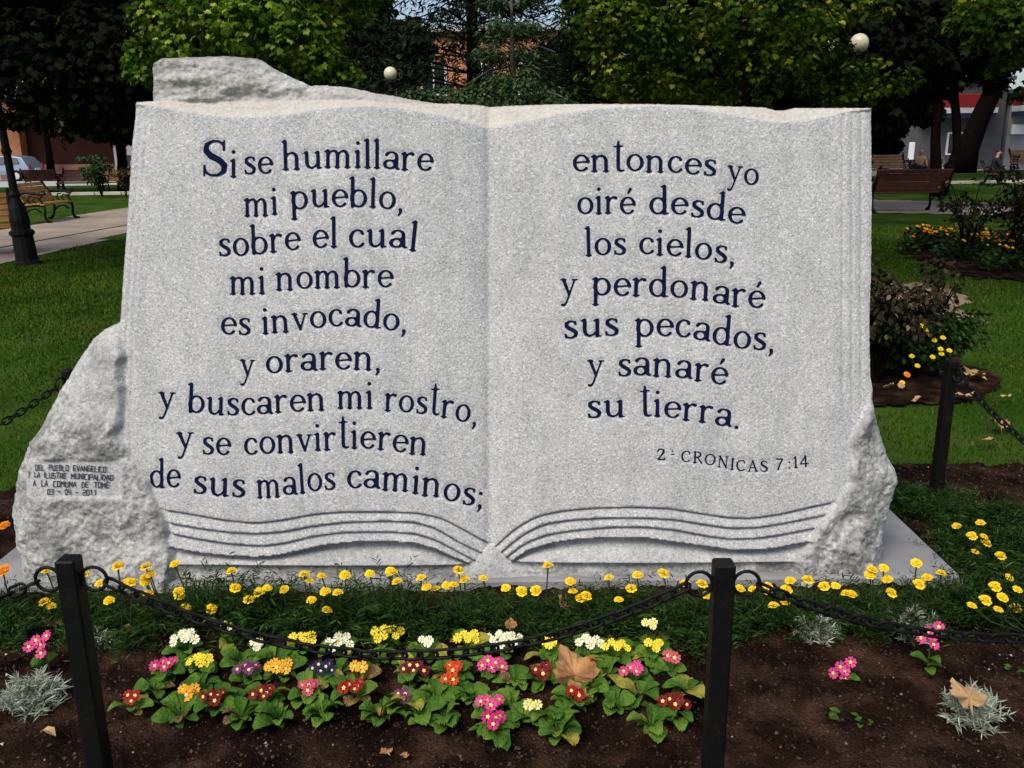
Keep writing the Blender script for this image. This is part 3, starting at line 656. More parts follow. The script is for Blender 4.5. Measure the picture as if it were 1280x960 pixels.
def write(words, k, sx, sy, xh, label, m, name='verse_line', parent=root, caps=False, block=False, bold=1.0):
    """words: (text, baseline points in measured units); letters laid on the stone and parented to one line"""
    for w in words:
        V = []; Fs = []
        txt, base = w[0], w[1]; hh = w[2] if len(w) > 2 else xh
        names = ['blk'+c for c in txt] if block else [('cs' if (caps and c == 'S') else c) for c in txt]
        bxs = [sx+p[0]/k for p in base]; bys = [sy+p[1]/k for p in base]
        advs = [glyph(c)[0]+(.05 if not block else 0) for c in names]
        x0g = min(glyph(names[0])[1][:, 0]); tot = sum(advs[:-1])+max(glyph(names[-1])[1][:, 0])-x0g
        sc = (bxs[-1]-bxs[0])/tot; cx = bxs[0]-x0g*sc
        for c, a in zip(names, advs):
            _, G, Fg = glyph(c)
            mx = cx+a*sc/2; e = 3.0
            yb0 = np.interp(mx-e, bxs, bys); yb1 = np.interp(mx+e, bxs, bys); sl_ = max(-.2, min(.2, (yb1-yb0)/(2*e))); yb = (yb0+yb1)/2+lr.uniform(-.5, .5)
            ang = sl_*.45+lr.uniform(-.012, .012)
            gx_ = (G[:, 0]-a/2)*sc; gy_ = G[:, 1]*hh*lr.uniform(.98, 1.02)
            X = mx+gx_*math.cos(ang)+gy_*math.sin(ang); Y = yb+gx_*math.sin(ang)-gy_*math.cos(ang)
            P = stonept(X, Y, -.0006 if not block else .003, noise=False)
            if not block: LPTS.append(np.stack([X, Y], 1))
            o = len(V); V += list(rel(P)); Fs += [[q+o for q in f] for f in Fg]
            cx += a*sc
        o = mk('carved_word', V, [f[::-1] for f in Fs], m, parent, smooth=False)
        o['label'] = 'word "%s" in the %s' % (txt.replace('º', 'ª'), label)
        if o.data.polygons[0].normal.y > 0: o.data.flip_normals()   # paint faces the reader
A = (2.909, 180, 150); B = (2.909, 180, 390); C3 = (3.368, 660, 150); C4 = (3.368, 660, 370)
ml = M['letter']
write([('S', [(230, 212), (318, 212)], 45), ('i', [(327, 213), (352, 213)]), ('se', [(380, 207), (485, 200)]), ('humillare', [(515, 190), (600, 186), (700, 182), (860, 182), (930, 187), (1000, 190), (1057, 195)])], *A, 22.5, 'line reading "Si se humillare"', ml)
write([('mi', [(378, 356), (500, 348)]), ('pueblo,', [(545, 334), (640, 325), (740, 322), (850, 325), (920, 330), (945, 338)])], *A, 23, 'line reading "mi pueblo,"', ml)
write([('sobre', [(288, 500), (400, 493), (500, 483), (585, 474)]), ('el', [(625, 467), (713, 467)]), ('cual', [(755, 465), (870, 466), (950, 470), (995, 480)])], *A, 23, 'line reading "sobre el cual"', ml)
write([('mi', [(326, 637), (455, 632)]), ('nombre', [(492, 620), (620, 614), (750, 608), (915, 610)])], *A, 22.5, 'line reading "mi nombre"', ml)
write([('es', [(294, 80), (402, 80)]), ('invocado,', [(443, 78), (520, 72), (620, 58), (720, 50), (830, 54), (900, 64), (957, 72)])], *B, 22, 'line reading "es invocado,"', ml)
write([('y', [(362, 232), (418, 232)]), ('oraren,', [(458, 220), (560, 212), (660, 205), (780, 203), (865, 208)])], *B, 22, 'line reading "y oraren,"', ml)
write([('y', [(66, 352), (130, 352)]), ('buscaren', [(170, 358), (300, 370), (420, 368), (520, 358), (668, 350)]), ('mi', [(712, 345), (840, 345)]), ('rostro,', [(880, 352), (1000, 362), (1080, 373), (1140, 388), (1208, 405)])], *B, 22.5, 'line reading "y buscaren mi rostro,"', ml)
write([('y', [(133, 495), (198, 490)]), ('se', [(228, 512), (332, 510)]), ('convirtieren', [(378, 512), (500, 506), (620, 497), (740, 487), (840, 488), (930, 500), (1030, 515)])], *B, 22.5, 'line reading "y se convirtieren"', ml)
write([('de', [(34, 630), (150, 630)]), ('sus', [(194, 650), (290, 660), (382, 665)]), ('malos', [(424, 668), (520, 658), (620, 642), (708, 632)]), ('caminos;', [(748, 628), (860, 630), (960, 642), (1060, 660), (1150, 685), (1228, 705)])], *B, 23, 'line reading "de sus malos caminos;"', ml)
write([('entonces', [(184, 225), (300, 225), (480, 225), (620, 230), (700, 238), (778, 247)]), ('yo', [(822, 266), (880, 272), (955, 284)])], *C3, 21.5, 'line reading "entonces yo"', ml)
write([('oiré', [(203, 402), (330, 400), (445, 402)]), ('desde', [(500, 402), (640, 405), (740, 420), (830, 435), (900, 445)])], *C3, 22, 'line reading "oiré desde"', ml)
write([('los', [(235, 577), (320, 572), (405, 572)]), ('cielos,', [(458, 568), (580, 572), (700, 585), (800, 602), (852, 612)])], *C3, 22, 'line reading "los cielos,"', ml)
write([('y', [(132, 745), (205, 745)]), ('perdonaré', [(262, 738), (400, 740), (580, 745), (680, 752), (780, 770), (860, 785), (985, 793)])], *C3, 23, 'line reading "y perdonaré"', ml)
write([('sus', [(150, 180), (240, 170), (375, 165)]), ('pecados,', [(440, 170), (560, 168), (660, 170), (740, 190), (830, 208), (900, 220), (985, 228), (1017, 232)])], *C4, 23, 'line reading "sus pecados,"', ml)
write([('y', [(243, 338), (315, 338)]), ('sanaré', [(372, 332), (520, 330), (620, 340), (700, 350), (760, 360), (828, 370)])], *C4, 22.5, 'line reading "y sanaré"', ml)
write([('su', [(246, 508), (400, 500)]), ('tierra.', [(462, 500), (540, 500), (640, 510), (740, 525), (830, 545), (872, 550)])], *C4, 22, 'line reading "su tierra."', ml)
write([('2', [(533, 680), (568, 680)]), ('º', [(588, 680), (608, 680)]), ('CRONICAS', [(632, 686), (720, 695), (800, 712), (880, 728), (995, 730)]), ('7', [(1027, 722), (1060, 722)]), (':', [(1082, 718), (1090, 718)], 10), ('14', [(1102, 716), (1168, 708)])], *C4, 14.5, 'small line reading "2ª CRONICAS 7:14"', M['letter'], 'source_line', caps=True)
B5 = (5.333, 0, 540)
for txt, x0, y0, x1, y1 in (('DEL PUEBLO EVANGELICO', 288, 232, 757, 246), ('Y LA ILUSTRE MUNICIPALIDAD', 238, 278, 803, 302), ('A LA COMUNA DE TOMÉ', 272, 335, 778, 352), ('03 - 04 - 2011', 368, 390, 690, 398)):
    ws = txt.split(); n_ = len(txt); c0 = 0; lst = []
    for w_ in ws:
        a_ = x0+(x1-x0)*c0/n_; b_ = x0+(x1-x0)*(c0+len(w_)-.25)/n_
        lst.append((w_, [(a_, y0+(y1-y0)*c0/n_), (b_, y0+(y1-y0)*(c0+len(w_))/n_)])); c0 += len(w_)+1
    write(lst, *B5, 6.3, 'small line reading "%s"' % txt, M['letter2'], 'dedication_line', block=True)

# sink the stone under the painted letters so they sit in a shallow cut
_lp = np.concatenate(LPTS); _rs = .5
_ras = np.zeros((1400, 2300), bool); _ix = np.round(_lp[:, 0]/_rs).astype(int); _iy = np.round(_lp[:, 1]/_rs).astype(int)
for _dx in range(-5, 6):
    for _dy in range(-5, 6):
        if math.hypot(_dx, _dy)*_rs <= 2.35: _ras[_iy+_dy, _ix+_dx] = True
_hit = _ras[np.clip(np.round(PY/_rs).astype(int), 0, 1399), np.clip(np.round(PX/_rs).astype(int), 0, 2299)]
_co = np.empty(len(me.vertices)*3, np.float32); me.vertices.foreach_get('co', _co); _co = _co.reshape(-1, 3)
_co[:len(PX)][_hit] -= (NRM*.0021).astype(np.float32); me.vertices.foreach_set('co', _co.ravel()); me.update()
# ------------------------------------------------------------------ chain posts
PH = .64
ringm = MB().torus((0, 0, 0), .0285, .0042, 'Y', 22, 6); ring_me = None
post_me = None
def chain_post(x, y, label, rz=0, h=PH, rings=(-1, 1), w=.044):
    global ring_me, post_me
    t = thing('chain_post', label, 'post', (x, y, 0), rz, 'black iron posts round the stone book')
    if post_me is None:
        o = MB().box((0, 0, h/2-.03), (w, w, h+.06), bev=.004).build('post_bar', M['iron'], t); post_me = o.data
    else: o = inst('post_bar', post_me, t)
    for s in rings:
        if ring_me is None:
            r = ringm.build('ring', M['iron'], t, smooth=True); ring_me = r.data
        else: r = inst('ring', ring_me, t)
        r.location = (s*(.022+.029), 0, h-.052)
    return t
def post_top(px, py, h):   # ground place of a post whose top shows at a sight line
    p = gp(px, py, h); return p[0], p[1]
pA = post_top(85, 697, PH); pB = post_top(905, 702, PH); pC = post_top(1190, 450, PH); pD = post_top(85, 462, PH)
pE = (2.0, 1.86); pF = (-2.35, 1.84)
chain_post(*pA, 'black square iron post standing in front of the dedication corner of the stone')
chain_post(*pB, 'black square iron post in front of the right half of the stone book')
chain_post(*pC, 'black square iron post in the bare soil behind the right foot of the stone', rz=math.atan2(pE[1]-pC[1], pE[0]-pC[0]))
chain_post(*pD, 'black square iron post on the lawn half hidden behind the left shoulder of the stone', rz=math.atan2(pF[1]-pD[1], pF[0]-pD[0])+math.pi)
chain_post(*pE, 'black square iron corner post at the right end of the front chain')
chain_post(*pF, 'black square iron corner post at the left end of the front chain')
lm_ = MB().torus((0, 0, 0), .0118, .0038, 'Y', 14, 6, sx=1.0)
_lv = [((x+(.0105 if x > 0 else -.0105)), y, z) for x, y, z in lm_.v]
link_me = mk('link', _lv, lm_.f, M['iron'], smooth=True); bpy.data.objects.remove(link_me)
link_me = bpy.data.meshes['link']
def chain(a, b, sag, label):
    a = Vector(a); b = Vector(b)
    t = thing('hanging_chain', label, 'chain', (a+b)/2-Vector((0, 0, sag)), 0, 'black chains between the iron posts')
    org = t.location.copy()
    N = 400; P = [a.lerp(b, i/N)-Vector((0, 0, sag*4*(i/N)*(1-i/N))) for i in range(N+1)]
    acc = 0; d = 0; pitch = .0345; out = []
    nextd = pitch*.4
    for i in range(N):
        sgl = (P[i+1]-P[i]).length
        while acc+sgl > nextd:
            f = (nextd-acc)/sgl; out.append((P[i].lerp(P[i+1], f), (P[i+1]-P[i]).normalized())); nextd += pitch
        acc += sgl
    for k, (p, tg) in enumerate(out):
        o = inst('link', link_me, t); o.location = p-org
        q = tg.to_track_quat('X', 'Z'); roll = math.radians(20 if k % 2 else 105)+random.uniform(-.15, .15)
        o.rotation_mode = 'QUATERNION'; o.rotation_quaternion = q @ Euler((roll, 0, 0)).to_quaternion()
def rp(p, s, rz=0, h=PH): return (p[0]+s*.082*math.cos(rz), p[1]+s*.082*math.sin(rz), h-.06)
chain(rp(pA, 1), rp(pB, -1), .175, 'long black chain sagging across the primroses between the two front posts')
chain(rp(pB, 1), rp(pE, -1), .17, 'black chain running right from the front post over the bare soil')
chain(rp(pA, -1), rp(pF, 1), .14, 'black chain running left from the front post by the dedication')
rc_ = math.atan2(pE[1]-pC[1], pE[0]-pC[0])
chain(rp(pC, 1, rc_), (pE[0], pE[1]+.08, PH-.06), .17, 'black chain coming forward from the post behind the right foot of the stone')
rd_ = math.atan2(pF[1]-pD[1], pF[0]-pD[0])
chain(rp(pD, 1, rd_), (pF[0], pF[1]+.08, PH-.06), .12, 'black chain coming forward from the half hidden post on the left lawn')

# ------------------------------------------------------------------ leaf and flower parts
def frames(n, r, tilt=.9):
    a = r.random(n)*2*math.pi; z = r.random(n)*2*math.pi
    return a, z
def rotm(ax, ay, az):
    cx, sx = np.cos(ax), np.sin(ax); cy, sy = np.cos(ay), np.sin(ay); cz, sz = np.cos(az), np.sin(az)
    R = np.empty((len(ax), 3, 3))
    R[:, 0, 0] = cz*cy; R[:, 0, 1] = cz*sy*sx-sz*cx; R[:, 0, 2] = cz*sy*cx+sz*sx
    R[:, 1, 0] = sz*cy; R[:, 1, 1] = sz*sy*sx+cz*cx; R[:, 1, 2] = sz*sy*cx-cz*sx
    R[:, 2, 0] = -sy; R[:, 2, 1] = cy*sx; R[:, 2, 2] = cy*cx
    return R
def scatter(T, TF, P, R, S):
    """many small leaves as one mesh: template T, faces TF, places P, turns R, sizes S"""
    V = np.einsum('nij,kj->nki', R, T)*S[:, None, None]+P[:, None, :]
    n, k = len(P), len(T)
    Fa = (TF[None]+(np.arange(n)*k)[:, None, None]).reshape(-1, TF.shape[1])
    return V.reshape(-1, 3), Fa
MAPLE = np.array([(0, 0, 0), (.30, -.05, .06), (.50, .14, -.08), (.38, .32, .06), (.50, .56, -.10), (.26, .64, .06), (0, .92, -.14), (-.26, .64, .06), (-.50, .56, -.10), (-.38, .32, .06), (-.50, .14, -.08), (-.30, -.05, .06), (0, .38, .12)], float)
MAPLE[:, 1] -= .4
MAPLE_F = np.array([(12, i, i+1) for i in range(11)]+[(12, 11, 0)])
OVAL = np.array([(0, 0, 0), (.26, .3, .05), (.22, .7, .03), (0, 1, -.08), (-.22, .7, .03), (-.26, .3, .05), (0, .5, -.03)], float)
OVAL_F = np.array([(6, 0, 1), (6, 1, 2), (6, 2, 3), (6, 3, 4), (6, 4, 5), (6, 5, 0)])
SLIM = np.array([(-.07, 0, 0), (.07, 0, 0), (.10, .5, .03), (0, 1, -.04), (-.10, .5, .03)], float)
SLIM_F = np.array([(0, 1, 2), (0, 2, 4), (4, 2, 3)])

# marigold: head of ruffled petals, feathery foliage
def pompon(r, seed, flat=.6):
    g_ = np.random.default_rng(seed); V = []; Fs = []
    for ring, (n, rad, zz, tl) in enumerate(((13, 1.0, .0, .25), (12, .82, .14, .5), (10, .62, .26, .8), (8, .4, .34, 1.1), (5, .2, .38, 1.4))):
        for k in range(n):
            a = 2*math.pi*(k+.5*(ring % 2))/n+g_.normal()*.1; w = .33*rad**.6; l_ = rad*(1+g_.normal()*.06)
            c, s = math.cos(a), math.sin(a)
            inn = l_*.35; z0 = zz-.05; z1 = zz+(.10 if ring else 0)+g_.normal()*.04
            pts = [(inn, 0, z0), (l_*.75, -w*.8, z1), (l_, -w*.75, z1-.06), (l_*1.04, 0, z1-.10+g_.normal()*.04), (l_, w*.75, z1-.06), (l_*.75, w*.8, z1)]
            o = len(V)
            V += [((x*c-y*s)*r, (x*s+y*c)*r, z*r*flat*1.6) for x, y, z in pts]; Fs += [(o, o+1, o+2, o+3), (o, o+3, o+4, o+5)]
    o = len(V)   # green cup underneath
    for k in range(8): V.append((r*.45*math.cos(k*math.pi/4), r*.45*math.sin(k*math.pi/4), -.05*r))
    V.append((0, 0, -.6*r)); cup = []
    for k in range(8): cup.append((o+k, o+8, o+(k+1) % 8))
    nf = len(Fs); return V, Fs+cup, [0]*nf+[1]*8
HEADS = []; HK = .88
for i in range(4):
    V_, F_, mi = pompon(.0185*HK*(1, .9, 1.08, .75)[i], i, (.85, .7, .95, .65)[i])
    o = mk('flower_head', V_, F_, mats=[M['mari'] if i != 3 else M['mari'], M['stem']], midx=mi); HEADS.append(o.data); bpy.data.objects.remove(o)
V_, F_, mi = pompon(.021, 9, .5); o = mk('flower_head', V_, F_, mats=[M['mari_o'], M['stem']], midx=mi); HEAD_O = o.data; bpy.data.objects.remove(o)
def feathery(seed, rad, hgt, n=1300):
    r = np.random.default_rng(seed); th = r.random(n)*2*math.pi; q = r.random(n)**.5
    top = hgt*(1-.45*q**2)*(.75+.25*r.random(n)); z = top*np.power(r.random(n), .75)
    P = np.stack([np.cos(th)*q*rad, np.sin(th)*q*rad, z], 1)
    R = rotm(r.normal(0, .7, n)+.6, r.normal(0, .4, n), th-math.pi/2+r.normal(0, .8, n))
    return scatter(SLIM*np.array([.75, 1, 1]), SLIM_F, P, R, .014+.018*r.random(n))
def fronds(seed, rad, hgt, nf=120, m_=15):
    r = np.random.default_rng(seed); VV = []; FF = []; off = 0
    for k in range(nf):
        a = r.random()*6.28; el = .5+1.0*r.random(); L = hgt*(.6+.6*r.random()); b = np.array([math.cos(a), math.sin(a), 0])*rad*.7*r.random()+np.array([0, 0, hgt*.5*r.random()])
        d = np.array([math.cos(a)*math.cos(el), math.sin(a)*math.cos(el), math.sin(el)]); tt = np.linspace(.1, 1, m_)
        P = b+d*L*tt[:, None]*.75+np.array([math.cos(a), math.sin(a), -1.0])*(.22*L*tt**2)[:, None]
        side = np.where(np.arange(m_) % 2, 1.05, -1.05)+r.normal(0, .25, m_)
        V, Fa = scatter(SLIM*np.array([.85, 1, 1]), SLIM_F, P, rotm(r.normal(.15, .35, m_), r.normal(0, .4, m_), a-math.pi/2+side), (.016+.022*r.random(m_))*(1.1-.5*tt))
        VV.append(V); FF.append(Fa+off); off += len(V)
    return np.concatenate(VV), np.concatenate(FF)
FEA = []
for i in range(4):
    V_, F_ = fronds(40+i, .095, .135+.012*i); o = mk('foliage', V_, F_, M['marileaf']); FEA.append(o.data); bpy.data.objects.remove(o)
ORD = ['first', 'second', 'third', 'fourth', 'fifth', 'sixth', 'seventh', 'eighth', 'ninth', 'tenth', 'eleventh', 'twelfth', 'thirteenth', 'fourteenth', 'fifteenth', 'sixteenth', 'seventeenth', 'eighteenth', 'nineteenth', 'twentieth']
ORD += ['twenty-'+w for w in ORD[:9]]+['thirtieth']+['thirty-'+w for w in ORD[:9]]
NUM = ['no', 'one', 'two', 'three', 'four', 'five', 'six', 'many']
def marigolds(heads, spots, label, group, hz):
    """heads: (px, py[, orange]) ; spots: plant places"""
    assign = [[] for _ in spots]
    pos = []
    for h in heads:
        best = None
        for k, (x, y) in enumerate(spots):
            # head stands over the plant: find its height on the sight line at the plant's distance
            p = at(h[0], h[1], y-.055)
            d = abs(p[0]-x)+.6*abs(p[2]-hz)+.03*len(assign[k])
            if best is None or d < best[0]: best = (d, k, p)
        assign[best[1]].append((best[2], len(h) > 2))
    for k, (x, y) in enumerate(spots):
        nh = len(assign[k])
        t = thing('marigold_plant', label(k, nh), 'marigold', (x, y, 0), 0, group)
        f = inst('foliage', FEA[k % 4], t, rot=(0, 0, random.random()*6.28), s=(1, 1, 1)); f.scale = (random.uniform(.9, 1.2),)*2+(random.choice([.75, .9, 1.0, 1.15, 1.45]),)
        for p, orange in assign[k]:
            sm = MB().tube([(random.uniform(-.02, .02), 0, .03), ((p[0]-x)*.7, (p[1]-y)*.7, (p[2])*.6), (p[0]-x, p[1]-y, p[2]-.008)], [.0022, .002, .0025], 5).build('stem', M['stem'], t)
            hd = inst('flower_head', HEAD_O if orange else random.choice(HEADS[:3]), t, (p[0]-x, p[1]-y, p[2]-.004), (random.uniform(.1, .55), random.uniform(-.3, .3), random.random()*6))
            hd.rotation_euler = (random.uniform(-.1, .5), random.uniform(-.3, .3), 0)
fr_heads = [(147, 706), (160, 726), (182, 707), (188, 716), (181, 719), (164, 726), (218, 703), (55, 751), (136, 749), (185, 740), (223, 738), (232, 758), (58, 712), (105, 717), (3, 711, 1),
            (289, 712), (294, 733), (264, 759), (324, 737), (334, 733), (355, 735), (380, 716), (389, 748), (387, 724), (402, 718), (422, 739), (431, 717), (462, 715), (490, 714), (496, 725), (526, 720), (544, 734), (558, 730), (567, 729), (573, 711), (604, 721),
            (632, 733), (652, 737), (685, 705), (713, 725), (716, 737), (733, 743), (761, 720), (789, 734), (797, 717), (829, 715), (857, 728), (884, 742),
            (925, 734), (942, 735), (960, 731), (967, 755), (983, 735), (988, 724), (1010, 723), (1030, 731), (1058, 740), (1065, 741), (1091, 710), (1105, 708), (1109, 722), (1114, 739), (1146, 702), (1149, 728), (1159, 720), (1177, 715)]
spots = [(-2.05+.118*i+random.uniform(-.02, .02), 2.53+random.uniform(-.06, .06)) for i in range(33)]
def lab_front(k, nh): return '%s marigold from the left along the stone base, %s' % (ORD[k], ('%s yellow head%s' % (NUM[min(nh, 7)], '' if nh == 1 else 's')) if nh else 'leaves only')
fr_heads += [(x_+random.uniform(-22, 22), y_+random.uniform(-4, 16)) for x_, y_ in [h_[:2] for h_ in fr_heads[4:60:3]]]
marigolds(fr_heads, spots, lab_front, 'yellow marigolds along the front of the stone base', .17)
filler = [(-2.0+.15*i+random.uniform(-.03, .03), 2.62+random.uniform(-.02, .02)) for i in range(0)]
rt_heads = [(1170, 651, 1), (1196, 656), (1226, 652), (1230, 669), (1233, 677), (1243, 680), (1219, 688), (1204, 692), (1245, 697), (1251, 693), (1263, 697), (1201, 708), (1208, 713), (1272, 735), (1254, 745), (1244, 731), (1224, 740), (1232, 748), (1290, 700), (1300, 660), (1150, 668), (1180, 690), (1215, 668), (1190, 728), (1228, 716), (1262, 720), (1276, 705), (1248, 760), (1215, 755), (1270, 758), (1185, 672)]
rspots = [(1.66, 3.35), (1.72, 3.15), (1.68, 2.95), (1.86, 3.25), (1.9, 3.05), (1.84, 2.85), (2.05, 3.1), (2.04, 2.9), (1.98, 2.7), (1.8, 2.65), (2.2, 2.8), (2.15, 2.62), (1.62, 3.52), (1.7, 2.52), (1.93, 2.5), (2.25, 3.02), (1.78, 3.5), (1.78, 2.40), (1.62, 2.42), (2.05, 2.42), (1.98, 3.28), (2.1, 2.5), (1.86, 2.3)]
marigolds(rt_heads, rspots, lambda k, nh: '%s marigold from the back right of the stone base, %s' % (ORD[k], ('%s head%s' % (NUM[min(nh, 7)], '' if nh == 1 else 's')) if nh else 'leaves only'), 'marigolds in the clump beside the right end of the base', .17)
lspots = [(-2.3, 3.0), (-2.32, 3.2)]
marigolds([(5, 655, 1), (6, 713, 1)], lspots, lambda k, nh: ('nearer' if k == 0 else 'farther')+' orange marigold at the left foot of the stone', 'orange marigolds at the left foot of the stone', .17)

# ------------------------------------------------------------------ primroses
def prim_leaf(seed, L=.062, Wd=.021):
    r = random.Random(seed); V = []; Fs = []; n = 6
    for i in range(n+1):
        t = i/n; w = Wd*(.22, .42, .74, 1.0, 1.08, .86, .30)[i]*r.uniform(.94, 1.06)
        z = .022*math.sin(t*2.2)-.012*t*t+r.uniform(-.001, .001); x = L*t
        cr = .25*w
        V += [(x, -w, z+cr+r.uniform(-.002, .002)), (x, -w*.5, z+.004), (x, 0, z-.002), (x, w*.5, z+.004), (x, w, z+cr+r.uniform(-.002, .002))]
    for i in range(n):
        for k in range(4): Fs.append((i*5+k, (i+1)*5+k, (i+1)*5+k+1, i*5+k+1))
    return V, Fs
PRM = mat('primrose_leaf', (.06, .15, .02), .6, ramp=[(.3, (.03, .09, .009)), (.7, (.095, .21, .025))], scale=30, bump=.6, bscale=140, spec=.12, trans=.18)
PRM2 = mat('primrose_leaf_pale', (.12, .25, .03), .5, ramp=[(.3, (.06, .14, .014)), (.7, (.15, .27, .035))], scale=30, bump=.6, bscale=140, spec=.12, trans=.18)
PL = []
PRM3 = mat('primrose_leaf_yellowed', (.35, .32, .05), .7, ramp=[(.3, (.20, .20, .03)), (.7, (.38, .34, .06))], scale=40, bump=.6, bscale=140, spec=.1, trans=.18)
PRM4 = mat('primrose_leaf_withered', (.18, .10, .04), .8, ramp=[(.3, (.10, .055, .025)), (.7, (.26, .17, .07))], scale=40, bump=.8, bscale=140, spec=.05)
for i in range(7):
    V_, F_ = prim_leaf(i, .050+.007*(i % 3), .018+.0025*(i % 2)); o = mk('leaf', V_, F_, (PRM, PRM, PRM, PRM2, PRM2, PRM3, PRM4)[i], smooth=True); PL.append(o.data); bpy.data.objects.remove(o)
def prim_flower(seed, r=.0145):
    g_ = random.Random(seed); V = []; Fs = []; mi = []
    for k in range(5):
        a = 2*math.pi*k/5+g_.uniform(-.08, .08); c, s = math.cos(a), math.sin(a); up = g_.uniform(.0, .25)
        pts = [(.18, 0, 0), (.62, -.42, .10+up*.3), (.98, -.34, .08+up), (.86, 0, .03+up), (.98, .34, .08+up), (.62, .42, .10+up*.3)]
        o = len(V); V += [((x*c-y*s)*r, (x*s+y*c)*r, z*r) for x, y, z in pts]; Fs += [(o, o+1, o+2, o+3), (o, o+3, o+4, o+5)]; mi += [0, 0]
    o = len(V)
    for k in range(10):
        q = .34 if k % 2 == 0 else .24; V.append((q*r*math.cos(k*math.pi/5), q*r*math.sin(k*math.pi/5), .10*r))
    V.append((0, 0, .16*r))
    for k in range(10): Fs.append((o+k, o+(k+1) % 10, o+10)); mi.append(1)
    return V, Fs, mi
FLW = {}
for cname in PET:
    FLW[cname] = []
    for i in range(3):
        V_, F_, mi = prim_flower(i+3)
        o = mk('flower', V_, F_, mats=[M['p_'+cname], M['eye']], midx=mi); FLW[cname].append(o.data); bpy.data.objects.remove(o)
PRIM0 = [('white', 231, 797, 8, 'whitish primrose with a tall cluster at the left end of the back row'), ('cream', 284, 786, 2, 'primrose with two tiny cream flowers right of the leftmost white one'), ('white', 322, 806, 3, 'small white primrose behind the purple one'),
        ('yellow', 379, 798, 6, 'yellow primrose just left of the round white cluster in the back row'), ('white', 425, 802, 8, 'round white primrose between two yellow ones in the left half of the back row'), ('yellow', 482, 791, 9, 'largest yellow primrose, bunched high under the chain'),
        ('white', 533, 803, 3, 'sparse white primrose between two yellow plants near the lowest links'), ('yellow', 585, 798, 6, 'yellow primrose below the gutter of the stone book'), ('white', 630, 798, 10, 'densest white primrose dome touching the chain'),
        ('yellow', 687, 805, 3, 'small yellow primrose half covered by the chain'), ('white', 737, 804, 7, 'white primrose spilling down under the rising chain'), ('yellow', 770, 808, 6, 'flat oval yellow primrose in the right half of the back row'),
        ('cream', 813, 782, 3, 'pale yellow primrose standing tallest at the right end'), ('yellow', 817, 808, 4, 'yellow primrose at the right end of the back row below the tall one'),
        ('magenta', 207, 831, 5, 'magenta primrose at the left end below the white cluster'), ('yellow', 250, 826, 6, 'bright yellow primrose between the magenta and purple ones'), ('purple', 310, 836, 5, 'purple primrose with white eyes left of the orange one'),
        ('orange', 349, 833, 6, 'golden orange primrose beside the purple one'), ('navy', 404, 836, 6, 'dark blue primrose with white eyes, nearly black'), ('orange', 449, 836, 2, 'single small orange-yellow flower above the red primrose'),
        ('maroon', 518, 835, 6, 'wine red primrose with pale eyes below the chain'), ('scarlet', 566, 837, 4, 'orange-red primrose right of the wine red one'), ('pink', 616, 831, 6, 'large pink primrose below the white dome'),
        ('darkred', 676, 840, 4, 'deep red primrose left of the big tan leaf'), ('scarlet', 732, 832, 3, 'scarlet flower at the upper edge of the big tan leaf'), ('pink', 793, 838, 5, 'rose red primrose in the right part of the middle row'),
        ('red', 165, 873, 3, 'small red primrose lying lowest at the far left'), ('orange', 232, 866, 4, 'rusty orange primrose beside the dark red one'), ('darkred', 268, 872, 5, 'dark red primrose with two bright eyes in the front row left'),
        ('darkred', 330, 868, 5, 'dark red primrose with three eyes right of centre-left leaves'), ('rose', 383, 860, 4, 'faded rose primrose below the dark blue one'), ('red', 443, 859, 5, 'pure red primrose below the single orange-yellow flower'),
        ('purple', 503, 871, 3, 'small purple primrose half sunk in leaves'), ('scarlet', 563, 852, 2, 'two orange-red petals lying under the orange-red primrose'), ('pink', 615, 880, 5, 'pink primrose with golden eye in the front centre'),
        ('magenta', 616, 901, 4, 'magenta primrose lowest in the front centre'), ('red', 720, 868, 3, 'red primrose at the lower edge of the big tan leaf'), ('cream', 668, 884, 2, 'primrose with tiny yellow-green buds in the front centre'),
        ('darkred', 843, 879, 6, 'velvety dark red primrose at the far right near the post'), ('rose', 840, 826, 2, 'primrose with one faded pink flower at the right end'), ('cream', 770, 870, 0, 'leafy primrose without flowers in the front right'),
        ('cream', 700, 905, 0, 'primrose of loose curled leaves without flowers at the front edge'), ('cream', 300, 815, 0, 'leafy plant without flowers between the yellow and purple primroses'), ('cream', 545, 862, 0, 'rosette of bright green leaves without flowers in the front middle')]
PRIM = list(PRIM0)
_fr = random.Random(12); _drop = {3, 6, 9, 12, 15, 18, 22, 25, 28, 31, 33}
for q_, (px_, py_) in enumerate([(190, 848), (222, 885), (255, 845), (290, 858), (300, 885), (345, 885), (365, 845), (400, 878), (425, 835), (470, 845), (478, 880), (530, 880), (535, 850), (560, 885), (590, 862), (590, 815), (640, 845), (645, 868), (650, 900), (690, 890), (700, 828), (745, 850), (745, 885), (765, 835), (800, 860), (820, 845), (860, 855), (820, 892), (650, 815), (470, 815), (340, 820), (260, 805), (735, 825), (785, 822), (510, 812)]):
    if q_ in _drop: continue
    PRIM.append(('cream', px_+_fr.uniform(-6, 6), py_+_fr.uniform(-4, 4), 0, 'low rosette of green leaves without flowers filling the primrose bed'))
